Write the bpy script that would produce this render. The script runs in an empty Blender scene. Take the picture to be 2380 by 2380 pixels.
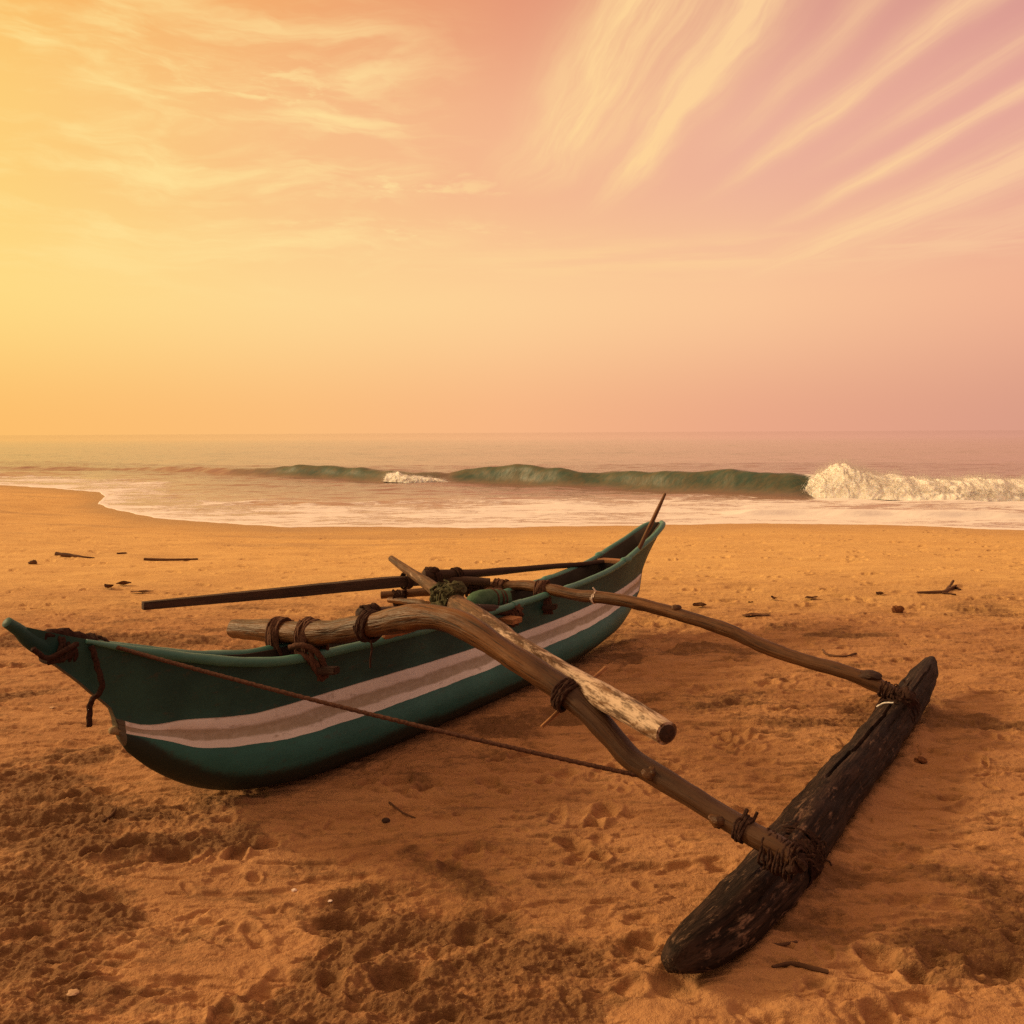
import bpy, bmesh, math, random
import numpy as np
from mathutils import Vector, Matrix

# ------------------------------------------------------------------ camera
SC = bpy.context.scene
COL = SC.collection
F, CAM_H = 0.87, 1.6
ROLL = math.radians(0.29)
PITCH = math.atan((1190 - 1004) / 2380 / F)
cam_d = bpy.data.cameras.new('camera')
cam_d.sensor_width = 36.0
cam_d.lens = 36.0 * F
cam_d.clip_start = 0.05
cam_d.clip_end = 20000
cam = bpy.data.objects.new('camera', cam_d)
COL.objects.link(cam)
SC.camera = cam
fw = Vector((0, math.cos(PITCH), -math.sin(PITCH)))
up0 = Vector((0, math.sin(PITCH), math.cos(PITCH)))
rt0 = Vector((1, 0, 0))
rt = math.cos(ROLL) * rt0 - math.sin(ROLL) * up0
up = math.cos(ROLL) * up0 + math.sin(ROLL) * rt0
CAM = Vector((0, 0, CAM_H))
M3 = Matrix((rt, up, -fw)).transposed()
cam.matrix_world = Matrix.Translation(CAM) @ M3.to_4x4()

SC.view_settings.view_transform = 'Standard'
SC.view_settings.look = 'None'
SC.view_settings.exposure = 0.0
SC.view_settings.gamma = 1.0
SC.cycles.max_bounces = 6
SC.cycles.transparent_max_bounces = 24
SC.cycles.use_denoising = False
SC.cycles.sample_clamp_indirect = 1.5
SC.cycles.sample_clamp_direct = 6.0

# ------------------------------------------------------------------ node helper
class NT:
    """small expression builder over a node tree"""
    def __init__(self, tree):
        self.t = tree
        for n in list(tree.nodes):
            tree.nodes.remove(n)
    def new(self, kind, **kw):
        n = self.t.nodes.new(kind)
        for k, v in kw.items():
            setattr(n, k, v)
        return n
    def link(self, src, sock):
        if isinstance(src, S):
            src = src.s
        if isinstance(src, bpy.types.NodeSocket):
            self.t.links.new(src, sock)
        else:
            sock.default_value = src
    def math(self, op, *a, clamp=False):
        n = self.new('ShaderNodeMath', operation=op, use_clamp=clamp)
        for i, x in enumerate(a):
            self.link(x, n.inputs[i])
        return S(self, n.outputs[0])
    def noise(self, vec, scale=1.0, detail=4.0, rough=0.55, dist=0.0, kind='FBM'):
        n = self.new('ShaderNodeTexNoise')
        try:
            n.noise_type = kind
        except Exception:
            pass
        self.link(vec, n.inputs['Vector'])
        n.inputs['Scale'].default_value = scale
        n.inputs['Detail'].default_value = detail
        n.inputs['Roughness'].default_value = rough
        n.inputs['Distortion'].default_value = dist
        return S(self, n.outputs['Fac'])
    def comb(self, x, y, z):
        n = self.new('ShaderNodeCombineXYZ')
        for i, v in enumerate((x, y, z)):
            self.link(v, n.inputs[i])
        return S(self, n.outputs[0])
    def sep(self, v):
        n = self.new('ShaderNodeSeparateXYZ')
        self.link(v, n.inputs[0])
        return [S(self, n.outputs[i]) for i in range(3)]
    def mul(self, v, k):
        n = self.new('ShaderNodeVectorMath', operation='MULTIPLY')
        self.link(v, n.inputs[0])
        n.inputs[1].default_value = k
        return S(self, n.outputs[0])
    def ramp(self, fac, stops, interp='LINEAR'):
        n = self.new('ShaderNodeValToRGB')
        r = n.color_ramp
        r.interpolation = interp
        while len(r.elements) < len(stops):
            r.elements.new(0.5)
        for e, (p, c) in zip(r.elements, stops):
            e.position = p
            e.color = (*c, 1) if len(c) == 3 else c
        self.link(fac, n.inputs[0])
        return S(self, n.outputs[0])
    def mix(self, f, a, b, blend='MIX'):
        n = self.new('ShaderNodeMix', data_type='RGBA', blend_type=blend)
        self.link(f, n.inputs['Factor'])
        for nm, v in (('A', a), ('B', b)):
            sock = [i for i in n.inputs if i.name == nm and i.type == 'RGBA'][0]
            if isinstance(v, tuple):
                v = (*v, 1) if len(v) == 3 else v
            self.link(v, sock)
        return S(self, [o for o in n.outputs if o.type == 'RGBA'][0])
    def step(self, x, a, b):
        n = self.new('ShaderNodeMapRange', interpolation_type='SMOOTHSTEP')
        self.link(x, n.inputs[0])
        n.inputs[1].default_value = a
        n.inputs[2].default_value = b
        return S(self, n.outputs[0])
    def attr(self, name, out='Fac'):
        n = self.new('ShaderNodeAttribute', attribute_name=name)
        return S(self, n.outputs[out])

class S:
    def __init__(self, nt, s):
        self.nt, self.s = nt, s
    def __add__(a, b): return a.nt.math('ADD', a, b)
    __radd__ = __add__
    def __mul__(a, b): return a.nt.math('MULTIPLY', a, b)
    __rmul__ = __mul__
    def __sub__(a, b): return a.nt.math('SUBTRACT', a, b)
    def __rsub__(a, b): return a.nt.math('SUBTRACT', b, a)
    def __truediv__(a, b): return a.nt.math('DIVIDE', a, b)

def lin(r, g, b):
    f = lambda c: (c / 255 / 12.92) if c <= 10 else ((c / 255 + 0.055) / 1.055) ** 2.4
    return (f(r), f(g), f(b))

# ------------------------------------------------------------------ sky and sun
SUN_AZ = math.radians(-78)      # from straight ahead, negative = left
SUN_EL = math.radians(26)
world = bpy.data.worlds.new('World')
SC.world = world
world.use_nodes = True
W = NT(world.node_tree)
tc = W.new('ShaderNodeTexCoord')
dx, dy, dz = W.sep(S(W, tc.outputs['Generated']))
az = W.math('ARCTAN2', dx, dy)                     # 0 ahead, - left
hz = W.math('SQRT', dx * dx + dy * dy)
t_el = W.math('MAXIMUM', dz / W.math('MAXIMUM', hz, 0.02), 0.0)   # tan(elevation)
a01 = az / (2 * math.pi) + 0.5
D = lambda deg: deg / 360 + 0.5
GLOW = (1.25, 0.86, 0.34)
def band(l2, l, c, r, r2, back):
    return [(0.0, back), (D(-150), back), (D(-85), GLOW), (D(-55), l2), (D(-30), lin(*l)), (D(-14), lin(*c[0])),
            (D(0), lin(*c[1])), (D(15), lin(*c[2])), (D(30), lin(*r)), (D(60), r2), (D(120), back), (1.0, back)]
BACK = (0.40, 0.23, 0.18)
hor = W.ramp(a01, band((1.15, .72, .24), (253, 191, 108), [(251, 189, 122), (247, 182, 132), (234, 168, 135)], (219, 157, 134), (.45, .24, .19), BACK))
mid = W.ramp(a01, band((1.25, .84, .32), (255, 219, 132), [(254, 214, 146), (253, 207, 150), (250, 197, 151)], (241, 179, 146), (.5, .28, .22), BACK))
upp = W.ramp(a01, band((1.2, .78, .28), (254, 208, 120), [(249, 193, 134), (244, 182, 142), (236, 177, 153)], (228, 165, 152), (.45, .25, .21), BACK))
top = W.ramp(a01, band((1.0, .5, .18), (250, 180, 92), [(242, 168, 106), (229, 152, 118), (216, 149, 136)], (207, 143, 139), (.45, .25, .20), BACK))
c = W.mix(W.step(t_el, 0.0, 0.15), hor, mid)
c = W.mix(W.step(t_el, 0.13, 0.30), c, upp)
c = W.mix(W.step(t_el, 0.30, 0.50), c, top)
c = W.mix(W.step(t_el, 0.6, 2.5), c, (1.0, 0.54, 0.27))
# cirrus on a flat layer high above: X across, Y away
lt = W.math('MAXIMUM', dz, 0.015)
X, Y = dx / lt, dy / lt
front = W.step(Y, 0.2, 1.2)
warp = W.noise(W.comb(X * 1.3, Y * 0.45, 3.0), 1.0, 3, 0.5)
warp2 = W.noise(W.comb(X * 5.0, Y * 1.5, 8.0), 1.0, 4, 0.55)
Xs = X + (Y - 3.0) * 0.12 + (warp - 0.5) * 0.34 + (warp2 - 0.5) * 0.07
streak = W.noise(W.comb(Xs * 6.5, Y * 0.42, 0.0), 1.0, 7, 0.62)
fine = W.noise(W.comb(Xs * 26.0, Y * 1.6, 5.0), 1.0, 6, 0.62)
fib = W.step(streak * 0.66 + fine * 0.34, 0.33, 0.66)
def gau(x, m, s):
    d = (x - m) / s
    return W.math('EXPONENT', d * d * -1.0)
def plume(x0, sx, y0, y1, soft, k):
    return gau(Xs, x0, sx) * W.step(Y, y0 - soft, y0 + soft) * (1.0 - W.step(Y, y1 - soft, y1 + soft)) * k
P = plume(0.19, 0.12, 1.0, 3.6, 0.5, 1.15)
P = P + plume(0.51, 0.085, 0.8, 3.8, 0.7, 1.2)
P = P + plume(0.35, 0.09, 1.2, 3.2, 0.7, 0.40)
P = P + plume(0.74, 0.05, 0.8, 3.2, 0.5, 0.6)
P = P + plume(0.95, 0.06, 1.2, 3.6, 0.6, 0.95)
P = P + plume(1.22, 0.08, 0.8, 3.3, 0.5, 0.6)
P = P + plume(1.50, 0.06, 1.0, 4.2, 0.7, 1.0)
P = P + plume(1.95, 0.19, 1.2, 5.6, 0.9, 1.1)
P = P + plume(2.6, 0.3, 1.2, 5.5, 0.9, 0.6)
P = W.math('MINIMUM', P, 1.15)
cirrus = W.math('MINIMUM', P * (fib * 0.80 + 0.34) * front, 1.0)
# thin long band low on the right and a general veil of fine fibres
low = gau(t_el, 0.187, 0.02) * W.step(az, -0.35, 0.30)
low = low * W.step(W.noise(W.comb(az * 5.0, t_el * 60.0, 9.0), 1.0, 5, 0.6), 0.36, 0.64) * 0.75
# soft layered clouds on the left
aw = W.noise(W.comb(az * 4.0, t_el * 9.0, 2.0), 1.0, 4, 0.55)
n1 = W.noise(W.comb(az * 5.5 + aw * 0.9, t_el * 27.0 + aw * 2.0, 1.0), 1.0, 7, 0.6, 0.25)
left = W.step(n1, 0.42, 0.72) * (1.0 - W.step(az, -0.20, 0.02)) * W.step(t_el, 0.10, 0.22) * (1.0 - W.step(t_el, 0.38, 0.47) * 0.6) * 1.0
# the small cloudlets above the boat
cl = W.noise(W.comb(az * 16.0, t_el * 55.0, 4.0), 1.0, 6, 0.62, 0.3)
clm = gau(t_el, 0.265, 0.018) * gau(az, -0.12, 0.11) + gau(t_el, 0.36, 0.03) * gau(az, -0.27, 0.12) + gau(t_el, 0.215, 0.015) * gau(az, -0.15, 0.16)
left2 = W.step(cl, 0.46, 0.66) * W.math('MINIMUM', clm, 1.0) * 0.95
ccol = W.ramp(a01, [(D(-90), (1.3, .95, .45)), (D(-30), lin(255, 226, 146)), (D(-8), lin(255, 222, 156)), (D(6), lin(255, 213, 152)), (D(30), lin(249, 201, 158)), (D(110), (.5, .3, .22))])
cov = W.math('MAXIMUM', W.math('MAXIMUM', cirrus, low), W.math('MAXIMUM', left, left2))
c = W.mix(W.math('MINIMUM', cov * 0.95, 1.0), c, ccol)
bg = W.new('ShaderNodeBackground')
W.link(c, bg.inputs['Color'])
bg.inputs['Strength'].default_value = 1.0
wo = W.new('ShaderNodeOutputWorld')
W.t.links.new(bg.outputs[0], wo.inputs['Surface'])

sun_d = bpy.data.lights.new('sun', 'SUN')
sun_d.energy = 3.0
sun_d.angle = math.radians(11)
sun_d.color = (1.0, 0.70, 0.36)
sun = bpy.data.objects.new('sun', sun_d)
COL.objects.link(sun)
sdir = Vector((math.sin(SUN_AZ) * math.cos(SUN_EL), math.cos(SUN_AZ) * math.cos(SUN_EL), math.sin(SUN_EL)))
sun.rotation_euler = sdir.to_track_quat('Z', 'Y').to_euler()

# ------------------------------------------------------------------ noise in numpy
def _hash(ix, iy, seed):
    h = (ix.astype(np.int64) * 374761393 + iy.astype(np.int64) * 668265263 + seed * 974634777) & 0xFFFFFFFF
    h = ((h ^ (h >> 13)) * 1274126177) & 0xFFFFFFFF
    return (h ^ (h >> 16)) & 0xFFFF
_AN = np.linspace(0, 2 * np.pi, 65536, endpoint=False)
_GX, _GY = np.cos(_AN), np.sin(_AN)
def pn(x, y, seed=0):
    x0, y0 = np.floor(x), np.floor(y)
    fx, fy = x - x0, y - y0
    ix, iy = x0.astype(np.int64), y0.astype(np.int64)
    u = fx * fx * fx * (fx * (fx * 6 - 15) + 10)
    v = fy * fy * fy * (fy * (fy * 6 - 15) + 10)
    def g(a, b):
        h = _hash(ix + a, iy + b, seed)
        return _GX[h] * (fx - a) + _GY[h] * (fy - b)
    n0 = g(0, 0) * (1 - u) + g(1, 0) * u
    n1 = g(0, 1) * (1 - u) + g(1, 1) * u
    return (n0 * (1 - v) + n1 * v) * 1.5
def fbm(x, y, oct=4, seed=0, gain=0.5):
    s, a = 0, 1.0
    for i in range(oct):
        s = s + a * pn(x, y, seed + i * 17)
        x, y, a = x * 2.03 + 3.1, y * 2.03 - 1.7, a * gain
    return s
def sstep(x, a, b):
    t = np.clip((x - a) / (b - a), 0, 1)
    return t * t * (3 - 2 * t)

def grid_mesh(name, P, wrap=False):
    """P: rows x cols x 3 -> mesh of quads"""
    nr, nc = P.shape[:2]
    me = bpy.data.meshes.new(name)
    idx = np.arange(nr * nc).reshape(nr, nc)
    if wrap:
        nx = np.roll(idx, -1, axis=1)
        q = np.stack([idx[:-1], nx[:-1], nx[1:], idx[1:]], -1).reshape(-1, 4)
    else:
        q = np.stack([idx[:-1, :-1], idx[:-1, 1:], idx[1:, 1:], idx[1:, :-1]], -1).reshape(-1, 4)
    me.vertices.add(nr * nc)
    me.vertices.foreach_set('co', P.reshape(-1).astype(np.float32))
    me.loops.add(q.size)
    me.loops.foreach_set('vertex_index', q.reshape(-1).astype(np.int32))
    me.polygons.add(len(q))
    me.polygons.foreach_set('loop_start', (np.arange(len(q)) * 4).astype(np.int32))
    me.polygons.foreach_set('use_smooth', np.ones(len(q), dtype=bool))
    me.update(calc_edges=True)
    return me
def set_attr(me, name, arr):
    a = me.attributes.new(name, 'FLOAT', 'POINT')
    a.data.foreach_set('value', np.asarray(arr, np.float32).reshape(-1))

# ------------------------------------------------------------------ materials
MATS = {}
def material(name):
    m = bpy.data.materials.new(name)
    m.use_nodes = True
    N = NT(m.node_tree)
    out = N.new('ShaderNodeOutputMaterial')
    bs = N.new('ShaderNodeBsdfPrincipled')
    N.t.links.new(bs.outputs[0], out.inputs['Surface'])
    MATS[name] = m
    return m, N, bs
def bump(N, bs, h, dist, strength=1.0):
    b = N.new('ShaderNodeBump')
    b.inputs['Strength'].default_value = strength
    b.inputs['Distance'].default_value = dist
    N.link(h, b.inputs['Height'])
    N.t.links.new(b.outputs[0], bs.inputs['Normal'])
def objco(N):
    return S(N, N.new('ShaderNodeTexCoord').outputs['Object'])

# sand
m, N, bs = material('sand')
co = objco(N)
g1 = N.noise(co, 300, 2, 0.6)
g2 = N.noise(co, 26, 5, 0.62)
g3 = N.noise(N.mul(co, (0.7, 1.6, 1)), 2.2, 5, 0.6)
g4 = N.noise(co, 95, 3, 0.6)
g5 = N.noise(N.mul(co, (0.55, 1.5, 1)), 4.5, 6, 0.66, 0.4)
g6 = N.noise(N.mul(co, (0.35, 1.4, 1)), 9.0, 5, 0.66, 0.3)
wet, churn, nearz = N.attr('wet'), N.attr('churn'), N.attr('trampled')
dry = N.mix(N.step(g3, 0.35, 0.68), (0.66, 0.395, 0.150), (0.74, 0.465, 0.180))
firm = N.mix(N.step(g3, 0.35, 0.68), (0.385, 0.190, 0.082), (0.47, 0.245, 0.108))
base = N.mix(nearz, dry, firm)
# darker damp sand: dug up patches, streaks of heavy dark grains, painted shade and vignette
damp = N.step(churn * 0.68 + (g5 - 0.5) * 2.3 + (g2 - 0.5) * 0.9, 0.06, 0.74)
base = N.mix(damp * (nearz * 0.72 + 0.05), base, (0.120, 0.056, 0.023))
base = N.mix(N.step(g6 * 0.75 + g2 * 0.25, 0.50, 0.66) * (nearz * 0.50 + 0.14), base, (0.17, 0.085, 0.037))
base = N.mix(N.step(g4, 0.56, 0.74) * 0.42, base, (0.14, 0.07, 0.035))
base = N.mix(N.step(g1, 0.62, 0.74) * 0.45, base, (0.12, 0.06, 0.03))
base = N.mix(N.step(g1, 0.25, 0.36), (0.70, 0.46, 0.26), base)
base = N.mix(wet * 0.66, base, (0.34, 0.185, 0.085))
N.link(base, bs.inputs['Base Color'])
N.link(0.92 - wet * 0.42, bs.inputs['Roughness'])
bs.inputs['Specular IOR Level'].default_value = 0.22
bump(N, bs, g1 * 0.22 + g2 * 0.8 + g4 * 0.40 + g6 * 0.8, 0.016, 0.75)

# sea
m, N, bs = material('sea_water')
co = objco(N)
px, py, pz = N.sep(co)
foam, deep = N.attr('foam'), N.attr('deep')
face = N.attr('face')
w0 = N.noise(N.mul(co, (0.40, 1.3, 1)), 0.28, 4, 0.6)
w1 = N.noise(N.mul(co, (0.45, 1.5, 1)), 0.9, 5, 0.6)
w2 = N.noise(N.mul(co, (0.7, 1.9, 1)), 5.0, 4, 0.6)
f1 = N.noise(N.mul(co, (0.40, 1.15, 1)), 1.5, 7, 0.68, 0.9)
f2 = N.noise(N.mul(co, (0.45, 1.3, 1)), 7.0, 5, 0.68, 0.6)
fm = N.step(foam + (f1 - 0.5) * 1.45 + (f2 - 0.5) * 0.95, 0.34, 0.66)
body = N.mix(deep, (0.50, 0.33, 0.25), (0.33, 0.19, 0.16))
fcol = N.mix(N.step(f1 * 0.5 + w2 * 0.5, 0.35, 0.65), (0.050, 0.092, 0.068), (0.135, 0.115, 0.066))
body = N.mix(face, body, fcol)
body = N.mix(fm, body, (0.86, 0.80, 0.79))
N.link(body, bs.inputs['Base Color'])
N.link(N.math('MAXIMUM', fm * 0.8, face * 0.34 + N.attr('chop') * 0.11 + 0.03), bs.inputs['Roughness'])
bs.inputs['IOR'].default_value = 1.33
bump(N, bs, (w0 * 1.6 + w1 * 0.75 + w2 * 0.16) * N.attr('chop') + fm * 0.20, 0.13, 0.50)

# foam
m, N, bs = material('foam')
co = objco(N)
fn = N.noise(co, 9, 5, 0.65)
N.link(N.mix(N.step(fn, 0.3, 0.6), (0.74, 0.70, 0.58), (0.95, 0.92, 0.88)), bs.inputs['Base Color'])
bs.inputs['Roughness'].default_value = 0.95
bs.inputs['Specular IOR Level'].default_value = 0.1
bs.inputs['Subsurface Weight'].default_value = 0.6
bs.inputs['Subsurface Radius'].default_value = (0.30, 0.26, 0.22)
f8 = N.noise(N.mul(co, (1.5, 1.5, 0.7)), 4, 6, 0.68)
bump(N, bs, fn * 0.5 + f8, 0.06, 0.35)

m, N, bs = material('spray')
d_ = N.new('ShaderNodeBsdfDiffuse'); d_.inputs['Color'].default_value = (0.94, 0.90, 0.87, 1)
t_ = N.new('ShaderNodeBsdfTranslucent'); t_.inputs['Color'].default_value = (0.94, 0.90, 0.87, 1)
mx = N.new('ShaderNodeMixShader'); mx.inputs[0].default_value = 0.5
N.t.links.new(d_.outputs[0], mx.inputs[1]); N.t.links.new(t_.outputs[0], mx.inputs[2])
N.t.links.new(mx.outputs[0], [n for n in N.t.nodes if n.type == 'OUTPUT_MATERIAL'][0].inputs['Surface'])
N.t.nodes.remove(bs)

def paint(name, a, b, wear, rough=0.5, wear_amt=0.5, tar=False, stripe=None):
    m, N, bs = material(name)
    co = objco(N)
    n1 = N.noise(N.mul(co, (1, 1, 1.4)), 3.2, 6, 0.62)
    n2 = N.noise(co, 38, 5, 0.65)
    n3 = N.noise(N.mul(co, (1.0, 1.0, 5.0)), 9, 4, 0.6)
    col = N.mix(N.step(n1, 0.3, 0.7), a, b)
    col = N.mix(N.step(n3 * 0.6 + n2 * 0.4, 0.54, 0.68) * wear_amt, col, wear)
    if stripe:   # a dirtier band brushed along the middle of the white
        sv = N.attr('weather') + (n1 - 0.5) * 0.16 + (n3 - 0.5) * 0.14
        mband = N.step(sv, 0.22, 0.31) * (1.0 - N.step(sv, 0.60, 0.72))
        col = N.mix(mband * (N.step(n3 * 0.5 + n2 * 0.5, 0.25, 0.6) * 0.35 + 0.65), col, stripe)
    if tar:      # dark colour laid over the underside of the log, mud stains above it
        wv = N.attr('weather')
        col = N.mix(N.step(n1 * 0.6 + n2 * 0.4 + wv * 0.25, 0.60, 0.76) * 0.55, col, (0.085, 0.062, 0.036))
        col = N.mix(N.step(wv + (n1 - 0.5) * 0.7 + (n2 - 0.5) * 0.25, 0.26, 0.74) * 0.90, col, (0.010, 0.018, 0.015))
    spots = N.step(N.noise(co, 70, 3, 0.5), 0.70, 0.76)
    col = N.mix(spots * 0.5, col, (0.06, 0.04, 0.03))
    N.link(col, bs.inputs['Base Color'])
    N.link(N.math('ADD', n2 * 0.25, rough - 0.1), bs.inputs['Roughness'])
    bs.inputs['Specular IOR Level'].default_value = 0.3
    bump(N, bs, n1 * 0.7 + n2 * 0.25 + n3 * 0.3, 0.010, 0.5)
    return m
paint('green_paint', (0.012, 0.050, 0.046), (0.026, 0.092, 0.080), (0.060, 0.060, 0.042), 0.55, 0.6)
paint('rail_paint', (0.050, 0.17, 0.145), (0.085, 0.235, 0.20), (0.10, 0.085, 0.06), 0.42, 0.4)
paint('teal_paint', (0.022, 0.106, 0.094), (0.032, 0.138, 0.124), (0.055, 0.075, 0.058), 0.5, 0.6, True)
paint('white_paint', (0.68, 0.63, 0.60), (0.78, 0.74, 0.71), (0.36, 0.30, 0.25), 0.6, 0.75, stripe=(0.37, 0.31, 0.235))
paint('beige_paint', (0.235, 0.195, 0.145), (0.33, 0.285, 0.23), (0.17, 0.13, 0.09), 0.65, 0.6)
paint('inner_paint', (0.045, 0.035, 0.026), (0.07, 0.055, 0.04), (0.03, 0.025, 0.02), 0.8, 0.4)
paint('nose_paint', (0.24, 0.17, 0.085), (0.30, 0.22, 0.12), (0.12, 0.08, 0.045), 0.7, 0.5)
paint('stem_paint', (0.10, 0.085, 0.06), (0.13, 0.11, 0.075), (0.06, 0.045, 0.03), 0.7, 0.5)

def wood(name, dark, light, patch=None, patch_t=(0.55, 0.62), patch_s=(7, 22, 22), crack=0.5, rough=0.65, spec=0.3, stain=None):
    m, N, bs = material(name)
    g = N.attr('grain', 'Vector')
    gs = N.mul(g, (1.6, 26, 26))
    n1 = N.noise(gs, 1.0, 5, 0.6, 0.6)
    n2 = N.noise(N.mul(g, (5, 90, 90)), 1.0, 3, 0.6)
    n3 = N.noise(N.mul(g, (2.2, 7, 7)), 1.0, 5, 0.6)
    col = N.mix(N.step(n1, 0.3, 0.7), dark, light)
    col = N.mix(N.step(n3, 0.50, 0.72) * 0.55, col, tuple(x * 0.42 for x in dark))
    col = N.mix(N.step(n2, 0.55, 0.66) * crack, col, tuple(x * 0.3 for x in dark))
    if stain:  # deeper brown towards the float end of the booms
        sv = N.attr('weather')
        col = N.mix(N.step(sv + (n3 - 0.5) * 0.6, 0.2, 0.8) * 0.72, col, stain)
    if patch:
        n4 = N.noise(N.mul(g, patch_s), 1.0, 7, 0.72, 0.4) * 0.75 + N.noise(N.mul(g, (2.0, 6, 6)), 1.0, 3, 0.6) * 0.25
        pm = N.attr('weather')
        n5 = N.noise(N.mul(g, (9, 40, 40)), 1.0, 6, 0.7, 0.3)
        col = N.mix(N.step(n4 + (pm - 0.5) * 0.16, *patch_t), col, patch)
        col = N.mix(N.step(n5, 0.47, 0.62) * 0.85, col, tuple(x * 0.7 for x in dark))
    N.link(col, bs.inputs['Base Color'])
    bs.inputs['Roughness'].default_value = rough
    bs.inputs['Specular IOR Level'].default_value = spec
    bump(N, bs, n1 * 0.8 - n2 * 0.7 + n3 * 0.6, 0.011, 0.8)
    return m
wood('boom_wood', (0.052, 0.022, 0.010), (0.180, 0.075, 0.024), crack=0.8, rough=0.5, stain=(0.050, 0.024, 0.013))
wood('dark_wood', (0.032, 0.015, 0.010), (0.070, 0.033, 0.021), crack=0.5, rough=0.75)
wood('mast_wood', (0.085, 0.042, 0.020), (0.215, 0.110, 0.052), (0.56, 0.41, 0.30), (0.49, 0.60), rough=0.7)
wood('float_wood', (0.010, 0.0055, 0.0045), (0.050, 0.028, 0.020), (0.22, 0.135, 0.09), (0.55, 0.66), patch_s=(9, 34, 34), crack=0.7, rough=0.7, spec=0.12)
wood('raw_wood', (0.26, 0.11, 0.045), (0.46, 0.22, 0.09), crack=0.5)
wood('drift_wood', (0.075, 0.034, 0.018), (0.16, 0.075, 0.035), crack=0.5, rough=0.85)

def plain(name, a, b, scale=60, rough=0.9, dist=0.004):
    m, N, bs = material(name)
    co = objco(N)
    n = N.noise(co, scale, 5, 0.65)
    N.link(N.mix(N.step(n, 0.3, 0.7), a, b), bs.inputs['Base Color'])
    bs.inputs['Roughness'].default_value = rough
    bs.inputs['Specular IOR Level'].default_value = 0.15
    bump(N, bs, n, dist, 0.7)
    return m
plain('brown_rope', (0.050, 0.023, 0.016), (0.13, 0.060, 0.038), 120)
plain('dark_rope', (0.020, 0.010, 0.008), (0.065, 0.030, 0.021), 120)
plain('green_net', (0.030, 0.034, 0.018), (0.11, 0.095, 0.048), 90)
plain('green_cloth', (0.045, 0.095, 0.055), (0.075, 0.14, 0.085), 25, 0.85, 0.01)
plain('white_tape', (0.75, 0.68, 0.62), (0.82, 0.78, 0.72), 20, 0.5)
plain('shell_white', (0.72, 0.55, 0.46), (0.85, 0.72, 0.64), 40, 0.5)
plain('shell_tan', (0.42, 0.26, 0.15), (0.60, 0.40, 0.25), 40, 0.6)
plain('dead_leaf', (0.06, 0.028, 0.015), (0.16, 0.075, 0.035), 30, 0.8)
plain('husk_fibre', (0.10, 0.038, 0.018), (0.22, 0.09, 0.035), 70, 0.95, 0.01)

# ------------------------------------------------------------------ photo to world helpers (reference pixels, 2380 wide)
def ray(px, py):
    return fw + ((px - 1190) / 2380 / F) * rt - ((py - 1190) / 2380 / F) * up
def at(px, py, dist):
    """point on the sight line at a given forward distance (world y)"""
    d = ray(px, py)
    return CAM + d * (dist / d.y)
def atz(px, py, z=0.0):
    d = ray(px, py)
    return CAM + d * ((z - CAM_H) / d.z)

# ------------------------------------------------------------------ shoreline and ground
SEA_Z = -0.30
_SX = np.array([-400, -120, -60, -30, -24, -19.3, -16.3, -13.6, -12.4, -11.3, -10.4, -9.6, -8.2, -6.2, -4.4, 0, 2.7, 5.2, 7.4, 9.6, 14, 25, 60, 150, 400.])
_SY = np.array([75, 60, 46, 38.5, 35.8, 33.6, 31.7, 29.2, 27.2, 24.4, 23.0, 22.0, 20.4, 18.75, 18.1, 17.75, 18.1, 18.35, 17.9, 16.7, 15.6, 15, 15, 15, 15.])
def shore(x):
    s = np.interp(x, _SX, _SY)
    return s + 0.22 * pn(x * 0.55, x * 0 + 2.2, 5) + 0.10 * pn(x * 1.7, x * 0 + 7.7, 6) + 0.035 * pn(x * 5.0, x * 0 + 1.1, 7)

HO = np.array([-1.14, 4.0]); TH = math.radians(33.7)
HU = np.array([math.sin(TH), math.cos(TH)]); HV = np.array([math.cos(TH), -math.sin(TH)])

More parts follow.
